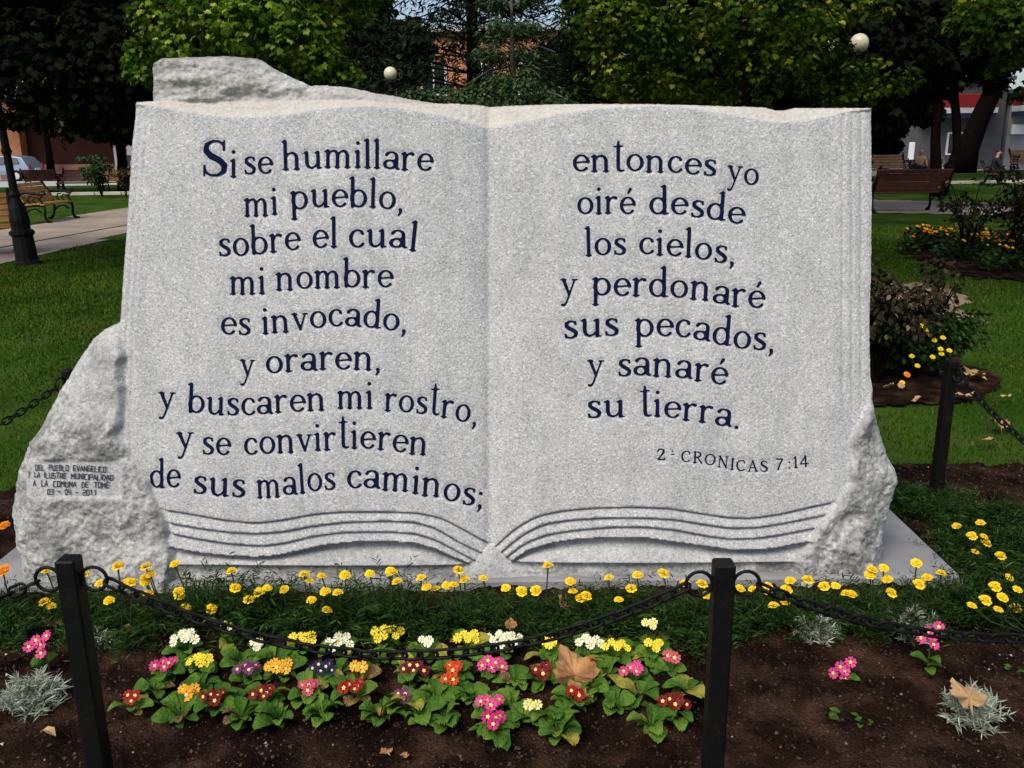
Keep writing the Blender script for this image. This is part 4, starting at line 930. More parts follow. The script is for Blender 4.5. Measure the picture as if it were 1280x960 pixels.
for i, (cn, px, py, nf, lb) in enumerate(PRIM):
    z = .078 if py < 815 else .072
    if 'tall' in lb and cn == 'cream': z = .10
    p = gp(px, py, z+.012)
    x, y = p[0], p[1]+.012
    r = random.Random(i*7+1)
    t = thing('primrose', lb, 'primrose', (x, y, .02), 0, 'primroses in the front flower bed')
    nl_ = r.randint(10, 14) if nf != 2 else r.randint(7, 9)
    a0 = r.random()*6
    for k in range(nl_):
        a = a0+k*2.399; el = r.uniform(-.55, -.05)
        o = inst('leaf', r.choice(PL[:5]*4+PL[5:]), t, (.006*math.cos(a), .006*math.sin(a), .008+.002*k), (r.uniform(-.45, .45), el*(.4+.6*k/nl_)-r.uniform(-.1, .2), a+r.uniform(-.3, .3)), s=r.choice([.5, .62, .75, .85, .95, 1.1, 1.2]))
    for k in range(nf):
        q = math.sqrt((k+.3)/max(nf, 1))*(.011+.0034*nf); a = k*2.4+r.uniform(-.3, .3)
        fx, fy = q*math.cos(a)*1.15, q*math.sin(a)*.85
        fz = z-.012+.010*(1-(q/.04)**2)+r.uniform(-.004, .004)
        s_ = 1.12*r.uniform(.8, 1.15)*(.88 if cn in ('white', 'cream', 'yellow', 'navy') else 1.0)
        inst('flower', r.choice(FLW[cn]), t, (fx, fy-.010, fz), (r.uniform(.45, 1.0)-fy*8, fx*14+r.uniform(-.2, .2), 0), s=s_)

# ------------------------------------------------------------------ silver plants, pink flowers, litter
def silver_plant(px, py, size, label, seed, n=70):
    p = gp(px, py, 0); t = thing('silver_foliage_plant', label, 'silver plant', (p[0], p[1], 0), 0, 'silver leaved plants in the front bed')
    r = np.random.default_rng(seed); mbs = []; allV = []; allF = []; off = 0
    for k in range(n):
        a = r.random()*6.28; el = .5+1.05*r.random(); L = size*(.6+.5*r.random())
        d = np.array([math.cos(a)*math.cos(el), math.sin(a)*math.cos(el), math.sin(el)])
        m_ = 34; tt = np.linspace(.15, 1, m_)
        P = d*L*tt[:, None]+np.array([0, 0, 1])*(-.12*L*tt**2)[:, None]
        Rz = rotm(r.normal(0, .5, m_)+.5, r.normal(0, .5, m_), a-math.pi/2+np.where(np.arange(m_) % 2, .9, -.9)+r.normal(0, .3, m_))
        V, Fa = scatter(SLIM*np.array([.62, 1, 1]), SLIM_F, P, Rz, size*(.16+.14*r.random(m_)))
        allV.append(V); allF.append(Fa+off); off += len(V)
    mk('foliage', np.concatenate(allV), np.concatenate(allF), M['silver'], t)
    return t
silver_plant(42, 890, .125, 'silver leaved plant at the far left below the pink flower', 1)
silver_plant(1022, 806, .10, 'silver leaved plant under the chain right of the front post', 2)
silver_plant(1140, 802, .115, 'silver leaved plant behind the pink flower at the right', 3)
silver_plant(1210, 908, .11, 'silver leaved plant holding a tan maple leaf at the lower right', 4)
silver_plant(124, 815, .085, 'thin silver plant half hidden by the left front post', 5, 12)
silver_plant(1195, 745, .08, 'low silver plant at the right corner of the concrete pad', 6, 14)
def pink_flower(px, py, z, label, seed, leaves=3, n=5):
    p = gp(px, py, z); r = random.Random(seed)
    t = thing('pink_flower_plant', label, 'pink flower', (p[0], p[1]+.01, 0), 0, 'pink flowers standing in the bare soil')
    MB().tube([(.01, .01, 0), (.004, .004, z*.5), (0, 0, z-.01)], [.003, .0025, .002], 5).build('stem', M['stem'], t)
    for k in range(n):
        q = .017*math.sqrt(k); a = k*2.4
        inst('flower', r.choice(FLW['pink']), t, (q*math.cos(a), -.008+.3*q*math.sin(a), z+q*math.sin(a)), (r.uniform(.7, 1.2), r.uniform(-.4, .4), 0), s=1.15)
    for k in range(leaves):
        a = r.uniform(-3.2, 0)+k*2; inst('leaf', r.choice(PL[:3]), t, (0, 0, z*.35+.01*k), (r.uniform(-.2, .2), -.1, a), s=.75)
pink_flower(50, 806, .13, 'pink flower above the silver plant left of the front post', 1)
pink_flower(1056, 839, .05, 'pink flower lying low in the open soil under the silver plant', 2, 1)
pink_flower(1166, 795, .17, 'pink flower on a stout leafy stalk behind the right chain', 3, 4)
ML_V = MAPLE.copy()
_hl = [(0, -.5), (.06, -.12), (.24, -.22), (.44, -.20), (.46, -.06), (.60, .02), (.68, .14), (.58, .22), (.60, .34), (.50, .40), (.50, .54), (.38, .54), (.32, .56), (.30, .66), (.20, .76), (.12, .88)]
_ol = _hl+[(0, 1.0)]+[(-x, y) for x, y in _hl[::-1][:-1]]
BIGLEAF = np.array([(x*.9, y*.8, .05*math.sin(7*x+5*y)) for x, y in _ol]+[(0, .1, .02)]); BIGLEAF_F = np.array([(len(_ol), i, (i+1) % len(_ol)) for i in range(len(_ol))])
def fallen(px, py, size, label, m='fallen', z=.03, tilt=(.3, .1, 0), seed=0, curl=.25, name='fallen_leaf', grp='dry leaves lying in the bed', oval=False):
    r = np.random.default_rng(seed); p = gp(px, py, z)
    if z < .04 and inpoly(np.array([p[0]]), np.array([p[1]]), BED)[0]: z = float(bedz(p[0:1], p[1:2])[0])+.008+size*.18; p = gp(px, py, z)
    T, TF = (OVAL, OVAL_F) if oval else (BIGLEAF, BIGLEAF_F)
    V = T.copy()+0; V[:, 2] += curl*(V[:, 0]**2)*2+.18*np.sin(V[:, 1]*4+seed)+r.normal(0, .04, len(V)); V = V*size
    up = V.copy(); Vb = V-np.array([0, 0, .0012])
    n = len(V); Fs = [list(f) for f in TF]+[[a+n for a in f[::-1]] for f in TF]
    rim = [i for i in range(n-1)]
    Fs += [[rim[i], rim[(i+1) % len(rim)]+0, rim[(i+1) % len(rim)]+n, rim[i]+n] for i in range(len(rim))]
    o = mk(name, np.concatenate([up, Vb]), Fs, M[m], None, smooth=False, loc=tuple(p)); o.rotation_euler = tilt
    tag(o, label, 'dry leaf', grp); return o
fallen(714, 850, .125, 'big tan maple leaf standing among the red primroses', z=.07, tilt=(1.0, .15, .5), seed=1)
fallen(724, 872, .08, 'second tan leaf tucked under the big one among the primroses', z=.05, tilt=(1.1, .3, 2.6), seed=11)
fallen(1208, 878, .085, 'tan maple leaf resting on the silver plant at the lower right', z=.085, tilt=(.8, .1, .3), seed=2, m='fallen_pale')
fallen(458, 903, .055, 'narrow curled brown leaf on the soil below the red primrose', z=.02, tilt=(.5, .6, -.5), seed=3, oval=True)
fallen(707, 757, .05, 'orange-brown leaf caught on the marigolds below the gutter', z=.10, tilt=(.9, .2, 1.3), seed=4)
fallen(168, 789, .04, 'small orange-brown leaf on the soil left of the white primrose', z=.02, tilt=(.4, 0, 1.4), seed=5, oval=True)
fallen(638, 783, .035, 'small brown leaf above the white primrose dome', z=.08, tilt=(.8, .2, .2), seed=6)
fallen(775, 785, .035, 'small brown leaf on the soil right of the rising chain', z=.02, tilt=(.6, .1, 2), seed=7)
fallen(68, 780, .07, 'tan leaf on the soil directly left of the front post', z=.03, tilt=(.8, .2, .8), seed=8, m='fallen_pale')
fallen(484, 941, .03, 'small tan leaf near the bottom edge of the bed', z=.02, tilt=(.3, .1, .8), seed=9)
fallen(508, 943, .022, 'tiny orange leaf near the bottom edge of the bed', z=.02, tilt=(.3, .1, 2), seed=10)
fallen(70, 918, .045, 'olive leaf on the soil left of the front post base', z=.015, tilt=(.15, .1, 1.4), seed=12, oval=True, m='fallen_pale')
fallen(470, 895, .045, 'dark green leaf lying on soil beside the narrow brown leaf', z=.015, tilt=(.1, .1, 1.2), seed=13, oval=True, m='broadleaf')
fallen(630, 925, .055, 'wide yellow-green leaf hanging over the front edge below the magenta primrose', z=.03, tilt=(.5, 0, 3.3), seed=14, oval=True, m='broadleaf')
for i, (px, py, s_, w_) in enumerate([(1212, 466, .09, 'left of the lawn edge'), (1224, 472, .12, 'largest of the pale heap'), (1206, 494, .11, 'right beside the post'), (1110, 481, .06, 'nearest the stone'), (1143, 499, .05, 'lowest in the soil'), (1126, 483, .04, 'second from the stone'), (1250, 533, .1, 'orange one below the chain'), (1240, 551, .06, 'beside the soil edge on the grass'), (1258, 495, .05, 'alone right of the post'), (1180, 463, .05, 'behind the post top')]):
    fallen(px, py, s_, 'pale dry leaf behind the stone at the right, %s' % w_, z=.05, tilt=(.4, .2, i*1.1), seed=20+i, m='fallen_pale' if i != 6 else 'fallen', grp='dry leaves round the rose bed')
# crumbs and pebbles of the soil
def crumbs(name, n, poly, x0, x1, y0, y1, label, seed):
    r = np.random.default_rng(seed); x = x0+(x1-x0)*r.random(n); y = y0+(y1-y0)*r.random(n)
    k = inpoly(x, y, poly) & ~((np.abs(x+.26) < 1.85) & (y > 2.75) & (y < 3.9)); x = x[k]; y = y[k]; n = len(x)
    T = np.array([(1, 0, -.2), (-.5, .8, -.1), (-.5, -.8, -.2), (.1, .1, .8)]); TF = np.array([(0, 1, 3), (1, 2, 3), (2, 0, 3)])
    P = np.stack([x, y, bedz(x, y)+.003*r.random(n)], 1)
    V, Fa = scatter(T, TF, P, rotm(r.normal(0, .4, n), r.normal(0, .4, n), r.random(n)*6.28), .0012+.0065*r.random(n)**5)
    m = mat(name+'_stuff', (.05, .03, .02), .95, ramp=[(0, (.006, .004, .003)), (.5, (.028, .016, .010)), (.93, (.06, .038, .026)), (.99, (.13, .08, .05)), (1, (.5, .45, .38))], island=True)
    tag(mk(name, V, Fa, m), label, 'soil', kind='stuff')
crumbs('soil_crumbs', 120000, BED, -2.2, 2.4, 1.5, 4.0, 'crumbs and small stones of the dark soil in the flower bed', 5)
# clods
cl_r = np.random.default_rng(8); cl_n = 1500; cl_x = cl_r.uniform(-2.3, 2.6, cl_n); cl_y = cl_r.uniform(1.6, 3.95, cl_n)
cl_k = inpoly(cl_x, cl_y, BED) & ~((np.abs(cl_x+.2) < 1.8) & (cl_y > 2.72) & (cl_y < 3.9)); cl_x = cl_x[cl_k]; cl_y = cl_y[cl_k]; cl_n = len(cl_x)
cl_T = np.array([(1, 0, 0), (.3, .9, .1), (-.8, .5, 0), (-.7, -.6, .1), (.4, -.9, 0), (.2, .1, .75), (-.3, .2, .6)]); cl_TF = np.array([(0, 1, 5), (1, 2, 6), (1, 6, 5), (2, 3, 6), (3, 4, 5), (3, 5, 6), (4, 0, 5)])
cl_V, cl_F = scatter(cl_T, cl_TF, np.stack([cl_x, cl_y, bedz(cl_x, cl_y)+.001], 1), rotm(cl_r.normal(0, .3, cl_n), cl_r.normal(0, .3, cl_n), cl_r.random(cl_n)*6.28), .003+.009*cl_r.random(cl_n)**3)
tag(mk('soil_clods', cl_V, cl_F, M['soil']), 'clods of dark earth lying on the flower bed', 'soil', kind='stuff')
# low weeds
def weed(px, py, label, s=1.0, seed=0, n=7, m=None):
    p = gp(px, py, 0); t = thing('small_weed', label, 'weed', (p[0], p[1], .01), 0, 'small weeds in the bare soil'); r = random.Random(seed)
    for k in range(n): inst('leaf', r.choice(PL[:3]), t, (r.uniform(-.012, .012), r.uniform(-.012, .012), .004), (r.uniform(-.2, .2), r.uniform(-.7, -.1), k*2.4+r.random()), s=s*r.uniform(.3, .6))
weed(1045, 905, 'small green weed below the low pink flower', 1, 1)
weed(1078, 913, 'second small green weed right of the first in the open soil', 1, 2)
weed(1035, 850, 'tiny grey-green seedling left of the low pink flower', .7, 3, 4)
weed(1262, 845, 'small green weed at the right edge under the chain', .8, 4)
weed(145, 838, 'weak weed right of the left front post', .7, 5, 4)
# ------------------------------------------------------------------ trees
def crown(name, parent, clumps, n, size, m, seed, T=MAPLE, TF=MAPLE_F, up=.5, flat=.7):
    """leaves on the skins of many clumps; parent at its own origin"""
    r = np.random.default_rng(seed); C = np.array([c[:3] for c in clumps]); Rd = np.array([c[3] for c in clumps])
    w = Rd**2; k = r.choice(len(C), n, p=w/w.sum())
    d = r.normal(size=(n, 3)); d /= np.linalg.norm(d, axis=1)[:, None]; q = .62+.42*r.random(n)**.6
    P = C[k]+d*np.array([1, 1, flat])*(Rd[k]*q)[:, None]
    # leaf faces outward and up, drooping tip
    az = np.arctan2(d[:, 1], d[:, 0])-math.pi/2+r.normal(0, .7, n)
    tilt = -(.35+.75*r.random(n))+up*d[:, 2]*.5
    V, Fa = scatter(T, TF, P, rotm(tilt, r.normal(0, .45, n), az), size*(.65+.6*r.random(n)))
    return mk(name, V, Fa, m, parent)
def trunk_mb(h, r0, lean=(0, 0), forks=None, seed=0, branches=()):
    r = random.Random(seed); mb = MB()
    pts = [(lean[0]*(i/6)**1.2+r.uniform(-.03, .03)*h*.15, lean[1]*(i/6)+r.uniform(-.03, .03)*h*.15, h*i/6-.05*(i == 0)) for i in range(7)]
    mb.tube(pts, [r0*(1.45 if i == 0 else 1.0)*(1-.45*i/6) for i in range(7)], 10)
    for c in branches:
        b = pts[r.choice([3, 4, 5])] if c[2] > pts[3][2] else pts[2]
        if c[2] < pts[2][2]: b = pts[1]
        m1 = [(b[i]*.5+c[i]*.5)+(0, 0, .12*h*.2)[i] for i in range(3)]
        mb.tube([b, m1, c[:3]], [r0*.38, r0*.22, r0*.06], 6)
    return mb
def clumpset(cx, cy, cz, rx, ry, rz, n, rad, seed, zmin=None, lowbias=0):
    r = random.Random(seed); out = []
    while len(out) < n:
        a = [r.uniform(-1, 1) for _ in range(3)]; q = sum(v*v for v in a)
        if q > 1 or q < .15: continue
        z = cz+a[2]*rz
        if lowbias and a[2] > 0 and r.random() < lowbias: continue
        if zmin and z < zmin: z = zmin+r.uniform(0, .2)
        out.append((cx+a[0]*rx, cy+a[1]*ry, z, rad*r.uniform(.65, 1.25)))
    return out
def tree(name, label, x, y, h, r0, clumps, n, size, m, seed, group=None, bark='bark', lean=(0, 0), T=MAPLE, TF=MAPLE_F, cat='tree', nb=14):
    t = thing(name, label, cat, (x, y, 0), 0, group)
    bs = sorted(clumps, key=lambda c: random.random())[:nb]
    trunk_mb(h, r0, lean, seed=seed, branches=bs).build('trunk', M[bark], t, smooth=True)
    crown('crown', t, clumps, n, size, M[m], seed, T, TF)
    return t
# bright maple behind the left page (local coordinates about its foot)
def local(px, py, dist, x, y, rad):
    p = at(px, py, dist); return (p[0]-x, p[1]-y, p[2], rad)
X2, Y2 = -2.1, 8.3
c2 = [local(a, b, d, X2, Y2, r) for a, b, d, r in [(205, 20, 7.9, .30), (235, 55, 7.8, .28), (262, 15, 7.7, .30), (300, 35, 7.6, .30), (335, 15, 7.6, .32), (365, 45, 7.6, .30), (398, 35, 7.7, .22), (395, 75, 7.7, .22), (428, 88, 7.8, .17), (448, 102, 7.8, .09), (372, 88, 7.9, .25), (330, 62, 8.0, .3), (410, 60, 7.9, .18), (270, 60, 8.1, .3), (175, 95, 8.1, .13), (168, 80, 8.2, .11), (185, 62, 8.2, .2), (200, 100, 8.3, .15), (230, 90, 8.4, .25), (300, 90, 8.4, .25), (355, 100, 8.3, .2), (440, 118, 7.9, .07)]]
c2 += clumpset(.1, .2, 3.9, 1.7, 1.6, 1.3, 34, .42, 2, zmin=2.55)
tree('maple_tree', 'bright green maple with sunlit leaves hanging behind the top left of the stone book', X2, Y2, 3.6, .11, c2, 26000, .055, 'leaf_bright', 3)
X4, Y4 = 2.4, 9.4
c4 = [local(a, b, d, X4, Y4, r) for a, b, d, r in [(735, 20, 8.9, .30), (745, 55, 8.9, .24), (738, 95, 9.0, .16), (725, 118, 9.1, .09), (780, 25, 8.7, .34), (775, 75, 8.8, .30), (820, 45, 8.6, .34), (835, 95, 8.8, .28), (870, 20, 8.5, .34), (880, 65, 8.6, .3), (920, 30, 8.5, .34), (935, 80, 8.6, .26), (975, 20, 8.5, .34), (985, 65, 8.6, .28), (1020, 30, 8.7, .25), (1010, 75, 8.8, .16), (1060, 12, 8.8, .22), (1100, 8, 8.8, .18), (1065, 84, 8.8, .10), (1090, 80, 8.8, .09), (1108, 82, 8.9, .06), (790, 118, 9.0, .2), (900, 115, 9.0, .22), (960, 110, 9.0, .2), (1015, 105, 9.1, .16), (850, 130, 9.3, .2), (1050, 120, 9.4, .18), (940, 135, 9.4, .2), (1090, 115, 9.5, .15), (1130, 100, 9.6, .2)]]
c4 += clumpset(.1, .5, 4.3, 2.2, 1.9, 1.5, 44, .5, 5, zmin=2.8)
c4 += clumpset(.1, .9, 2.4, 1.7, .5, .7, 18, .4, 6)
tree('maple_tree', 'yellowing maple with a wide dense crown behind the top right of the stone book', X4, Y4, 4.2, .14, c4, 38000, .056, 'leaf_yellow', 7)
# near leafy branch tree, top right
X6, Y6 = 6.1, 8.6
c6 = [local(a, b, d, X6, Y6, r) for a, b, d, r in [(1200, 30, 7.9, .16), (1225, 20, 7.8, .22), (1250, 35, 7.8, .24), (1275, 25, 7.8, .24), (1215, 50, 7.9, .12), (1300, 50, 7.9, .3), (1268, 5, 7.9, .25), (1215, 3, 8.1, .16), (1252, 82, 8.0, .11), (1240, 90, 8.0, .07), (1275, 75, 8.1, .1), (1280, 118, 8.2, .1), (1268, 125, 8.2, .06), (1310, 110, 8.2, .2)]]
c6 += clumpset(0, 0, 4.2, 1.8, 1.6, 1.4, 26, .45, 8, zmin=2.9)
tree('maple_tree', 'light green maple branches reaching in at the top right corner', X6, Y6, 4.0, .12, c6, 22000, .056, 'leaf_yellow', 9)
# big dark tree at the left
X1, Y1 = -9.6, 11.6
c1 = [local(a, b, d, X1, Y1, r) for a, b, d, r in [(20, 120, 10.5, .35), (60, 128, 10.5, .32), (100, 130, 10.5, .32), (140, 128, 10.6, .3), (165, 100, 10.7, .3), (30, 85, 10.3, .45), (90, 90, 10.3, .45), (140, 80, 10.4, .45), (60, 50, 10.2, .5), (120, 45, 10.2, .5), (165, 50, 10.3, .4), (30, 20, 10.2, .5), (90, 10, 10.2, .5), (150, 10, 10.2, .5), (0, 60, 10.3, .5), (-40, 100, 10.5, .5), (150, 148, 10.6, .16), (120, 155, 10.6, .12), (45, 160, 10.5, .1), (170, 140, 10.9, .2), (-20, 20, 10.2, .5), (200, 60, 10.9, .4), (220, 20, 10.9, .4)]]
c1 = [(a, b, c-.20, d) for a, b, c, d in c1]
c1 += [local(a, b, 11.2, X1, Y1, r) for a, b, r in [(70, 160, .13), (100, 168, .12), (30, 150, .16), (130, 172, .13), (-10, 150, .2), (168, 165, .12)]]
c1 += clumpset(2.6, 0, 4.6, 2.9, 2.2, 2.0, 70, .7, 11, zmin=2.5)
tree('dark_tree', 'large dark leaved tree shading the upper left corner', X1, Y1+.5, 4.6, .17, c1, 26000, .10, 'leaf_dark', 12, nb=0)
# dark tree at the right behind the yellowing maple
X5, Y5 = 6.6, 18.5
c5 = [local(a, b, d, X5, Y5, r) for a, b, d, r in [(1100, 100, 15.5, .6), (1130, 140, 15.8, .45), (1150, 100, 15.6, .5), (1120, 50, 15.4, .6), (1160, 60, 15.4, .6), (1180, 20, 15.4, .6), (1130, 10, 15.4, .6), (1200, 70, 15.6, .55), (1230, 90, 15.8, .35), (1240, 40, 15.6, .6), (1280, 60, 15.6, .6), (1200, 110, 16, .35), (1170, 128, 16, .25), (1100, 160, 16.5, .4), (1275, 100, 16, .3), (1300, 20, 15.6, .7), (1185, 95, 15.8, .35)]]
c5 += clumpset(2.3, .3, 5.4, 3.6, 2.6, 2.2, 60, .8, 13, zmin=3.3)
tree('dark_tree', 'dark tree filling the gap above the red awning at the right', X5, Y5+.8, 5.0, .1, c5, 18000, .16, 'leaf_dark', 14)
# big leaning trunk far right, forked slim tree
def far_tree(name, label, px, py, r0, h, lean, seed, crn=None, dist=None):
    p = gp(px, py); t = thing(name, label, 'tree', (p[0], p[1], 0))
    trunk_mb(h, r0, lean, seed=seed).build('trunk', M['bark'], t, smooth=True)
    cl = clumpset(lean[0], lean[1], h+.8, h*.55, h*.5, h*.35, 40, h*.15, seed, zmin=h*.62)
    crown('crown', t, cl, 7000, .30, M['leaf_dark'], seed)
far_tree('dark_tree', 'thick leaning dark trunk in front of the red awning', 1200, 216, .62, 8, (2.6, 0), 21)
p = gp(1172, 245); t = thing('forked_tree', 'slim tree with two dark stems forking from the ground behind the bench', 'tree', (p[0], p[1], 0))
mbq = MB(); mbq.tube([(0, 0, -.1), (-.12, 0, .7), (-.25, 0, 1.6), (-.3, 0, 2.6), (-.2, 0, 4.5)], [.22, .17, .14, .13, .07], 9)
mbq.tube([(.05, 0, -.1), (.25, 0, .6), (.45, .05, 1.4), (.35, .05, 2.2), (.15, .1, 3.2), (.1, .1, 4.6)], [.2, .14, .12, .13, .12, .07], 9); mbq.build('trunk', M['bark'], t, smooth=True)
crown('crown', t, clumpset(0, 0, 5.0, 2.2, 1.8, 1.3, 24, .6, 31, zmin=3.6), 5000, .2, M['leaf_dark'], 31)

# conifers behind the middle of the stone
def conifer(label, x, y, h, r0, reach, seed, m='needle', z0=.8, layers=26, name='cedar_tree', nn=26000, sz=.16, bark='bark'):
    t = thing(name, label, 'tree', (x, y, 0)); r = np.random.default_rng(seed); mb = MB()
    mb.tube([(0, 0, -.1), (.03, 0, h*.4), (0, 0, h*.8), (0, 0, h)], [r0*1.2, r0, r0*.5, .02], 9)
    PP = []; AZ = []
    for i in range(layers):
        z = z0+(h-z0)*(i/layers)**1.05; R = reach*(1-i/layers)**.7*(.75+.45*r.random())
        nbr = 5
        for k in range(nbr):
            a = i*1.3+k*2*math.pi/nbr+r.normal()*.25; L = R*(.7+.5*r.random()); dr = -.22*L+r.normal()*.1
            e = np.array([math.cos(a)*L, math.sin(a)*L, z+dr+.25]); mid = np.array([math.cos(a)*L*.5, math.sin(a)*L*.5, z+.22])
            mb.tube([(0, 0, z), tuple(mid), tuple(e)], [r0*.22, r0*.14, .012], 5, cap=False)
            m_ = int(nn/(layers*nbr)); tt = .15+.9*r.random(m_)
            B = (1-tt)[:, None]**2*np.array([0, 0, z])+2*(tt*(1-tt))[:, None]*mid+(tt**2)[:, None]*e
            lat = r.normal(0, .16, m_)*L*(.4+tt); perp = np.array([-math.sin(a), math.cos(a), 0])
            B = B+perp*lat[:, None]+np.array([0, 0, -1])*(np.abs(r.normal(0, .10, m_))+.15*np.abs(lat))[:, None]
            PP.append(B); AZ.append(np.full(m_, a))
    PP = np.concatenate(PP); AZ = np.concatenate(AZ); n = len(PP)
    mb.build('trunk', M[bark], t, smooth=True)
    V, Fa = scatter(SLIM*np.array([1.15, 1, 1]), SLIM_F, PP, rotm(r.normal(-.5, .35, n), r.normal(0, .5, n), AZ-math.pi/2+r.normal(0, .8, n)), sz*(.6+.7*r.random(n)))
    mk('crown', V, Fa, M[m], t); return t
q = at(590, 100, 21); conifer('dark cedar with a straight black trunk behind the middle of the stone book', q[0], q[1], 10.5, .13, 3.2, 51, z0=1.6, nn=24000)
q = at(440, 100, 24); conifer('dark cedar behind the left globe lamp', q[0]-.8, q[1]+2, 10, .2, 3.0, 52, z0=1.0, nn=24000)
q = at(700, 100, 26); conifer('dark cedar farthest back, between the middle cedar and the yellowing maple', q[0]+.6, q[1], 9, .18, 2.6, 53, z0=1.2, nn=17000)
q = at(640, 100, 17); conifer('young grey-green pine with a thin pale trunk behind the gutter of the book', q[0], q[1], 5.2, .055, 1.25, 54, m='needle_light', z0=1.6, layers=9, name='young_pine', nn=8000, sz=.13, bark='bark_grey')
# leafy shrub whose top shows above the stone
q = at(600, 118, 15.5)
t = thing('leafy_shrub', 'grey-green rounded shrub top showing just above the stone edge', 'shrub', (q[0], q[1], 0))
trunk_mb(1.6, .05, seed=61).build('trunk', M['bark'], t)
cl = [local(a, b, 15.5, q[0], q[1], r) for a, b, r in [(520, 125, .28), (560, 122, .3), (600, 120, .3), (625, 105, .24), (655, 112, .3), (690, 122, .28), (575, 135, .4), (640, 135, .4), (700, 140, .35), (500, 140, .3)]]
cl += clumpset(0, 0, 1.3, 1.5, .7, .8, 14, .5, 61)
crown('crown', t, cl, 15000, .075, M['needle_light'], 61, OVAL, OVAL_F)
# dense dark trees closing the view
def mass_tree(label, px, dist, h, wd, seed, z0=.5, n=9000, m='leaf_dark', size=.34):
    q = at(px, 187, dist); t = thing('dark_tree', label, 'tree', (q[0], dist, 0))
    cl = clumpset(0, 0, (h+z0)/2, wd, wd*.6, (h-z0)/2, 46, wd*.30, seed, zmin=z0)
    trunk_mb(h*.7, .2, seed=seed, branches=cl[:8]).build('trunk', M['bark'], t, smooth=True)
    crown('crown', t, cl, n, size, M[m], seed)
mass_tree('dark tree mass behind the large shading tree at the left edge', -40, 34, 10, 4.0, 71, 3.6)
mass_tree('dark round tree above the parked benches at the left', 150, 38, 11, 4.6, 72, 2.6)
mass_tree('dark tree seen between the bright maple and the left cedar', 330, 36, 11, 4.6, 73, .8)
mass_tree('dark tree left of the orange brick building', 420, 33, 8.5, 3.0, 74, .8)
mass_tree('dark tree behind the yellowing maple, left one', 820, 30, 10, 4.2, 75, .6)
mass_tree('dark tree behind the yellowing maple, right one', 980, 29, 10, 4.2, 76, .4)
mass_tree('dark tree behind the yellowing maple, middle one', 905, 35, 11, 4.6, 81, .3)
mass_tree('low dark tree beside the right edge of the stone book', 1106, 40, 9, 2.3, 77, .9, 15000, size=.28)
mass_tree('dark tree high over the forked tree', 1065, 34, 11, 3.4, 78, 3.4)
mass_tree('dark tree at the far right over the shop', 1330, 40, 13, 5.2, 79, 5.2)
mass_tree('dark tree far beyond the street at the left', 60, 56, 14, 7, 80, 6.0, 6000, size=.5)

# rose bushes
def rose_bush(label, px, py, h, wd, seed, n=700, m='leaf_purple', size=.045, blooms=(), cat='rose bush'):
    p = gp(px, py); t = thing('rose_bush', label, cat, (p[0], p[1], 0)); r = random.Random(seed); rr = np.random.default_rng(seed)
    mb = MB(); tips = []
    for k in range(11):
        a = r.random()*6.28; L = wd*r.uniform(.3, 1.0); hh = h*r.uniform(.6, 1.0)
        tip = (math.cos(a)*L, math.sin(a)*L*.7, hh); mid = (tip[0]*.35, tip[1]*.35, hh*.55)
        mb.tube([(0, 0, 0), mid, tip], [.012, .008, .004], 5)
        tips += [tip, tuple((mid[i]+tip[i])/2+r.uniform(-.06, .06) for i in range(3)), mid]
        tw = tuple(mid[i]+(r.uniform(-.2, .2), r.uniform(-.2, .2), r.uniform(.05, .25))[i]*h for i in range(3)); mb.tube([mid, tw], [.006, .003], 4); tips.append(tw)
    mb.build('branches', M['bark'], t)
    crown('foliage', t, [(x, y, z, .075+.05*h*r.random()) for x, y, z in tips], n, size, M[m], seed, OVAL, OVAL_F)
    for (bx_, by_, c) in blooms:
        d = p[1]-wd*.62; q = at(bx_, by_, d)
        inst('flower', HEADS[0] if c == 'y' else (HEAD_O if c == 'o' else FLW[c][0]), t, (q[0]-p[0], q[1]-p[1], q[2]), (.6, 0, 0), s=1.0 if c in 'yo' else 1.6)
rose_bush('bronze leaved rose bush directly right of the stone book', 1094, 482, .88, .34, 81, 2200)
rose_bush('sparse bronze rose stems between the bush and the bare sand', 1160, 440, .55, .22, 82, 350)
rose_bush('low green rose bush with small yellow flowers behind the rear post', 1140, 474, .42, .46, 83, 3600, 'marileaf', .04, [(1152, 407, 'y'), (1159, 412, 'y'), (1162, 418, 'y'), (1168, 425, 'y'), (1179, 422, 'y'), (1176, 436, 'y'), (1177, 442, 'y'), (1187, 438, 'y'), (1166, 446, 'y'), (1140, 445, 'y'), (1147, 457, 'y'), (1134, 468, 'o'), (1128, 478, 'y')])
rose_bush('tall thin rose bush in front of the far bench at the right', 1205, 325, 1.15, .45, 84, 420, 'leaf_purple', .07)
rose_bush('tall dark rose bush at the right edge of the picture', 1272, 330, 1.3, .6, 85, 1300, 'leaf_purple', .08)
rose_bush('rose bush growing in front of the brown bench at the left', 128, 247, 1.5, .7, 86, 900, 'needle_light', .12)
rose_bush('small bush beside the stone edge behind the left bench', 158, 247, 1.1, .45, 87, 500, 'leaf_purple', .12)
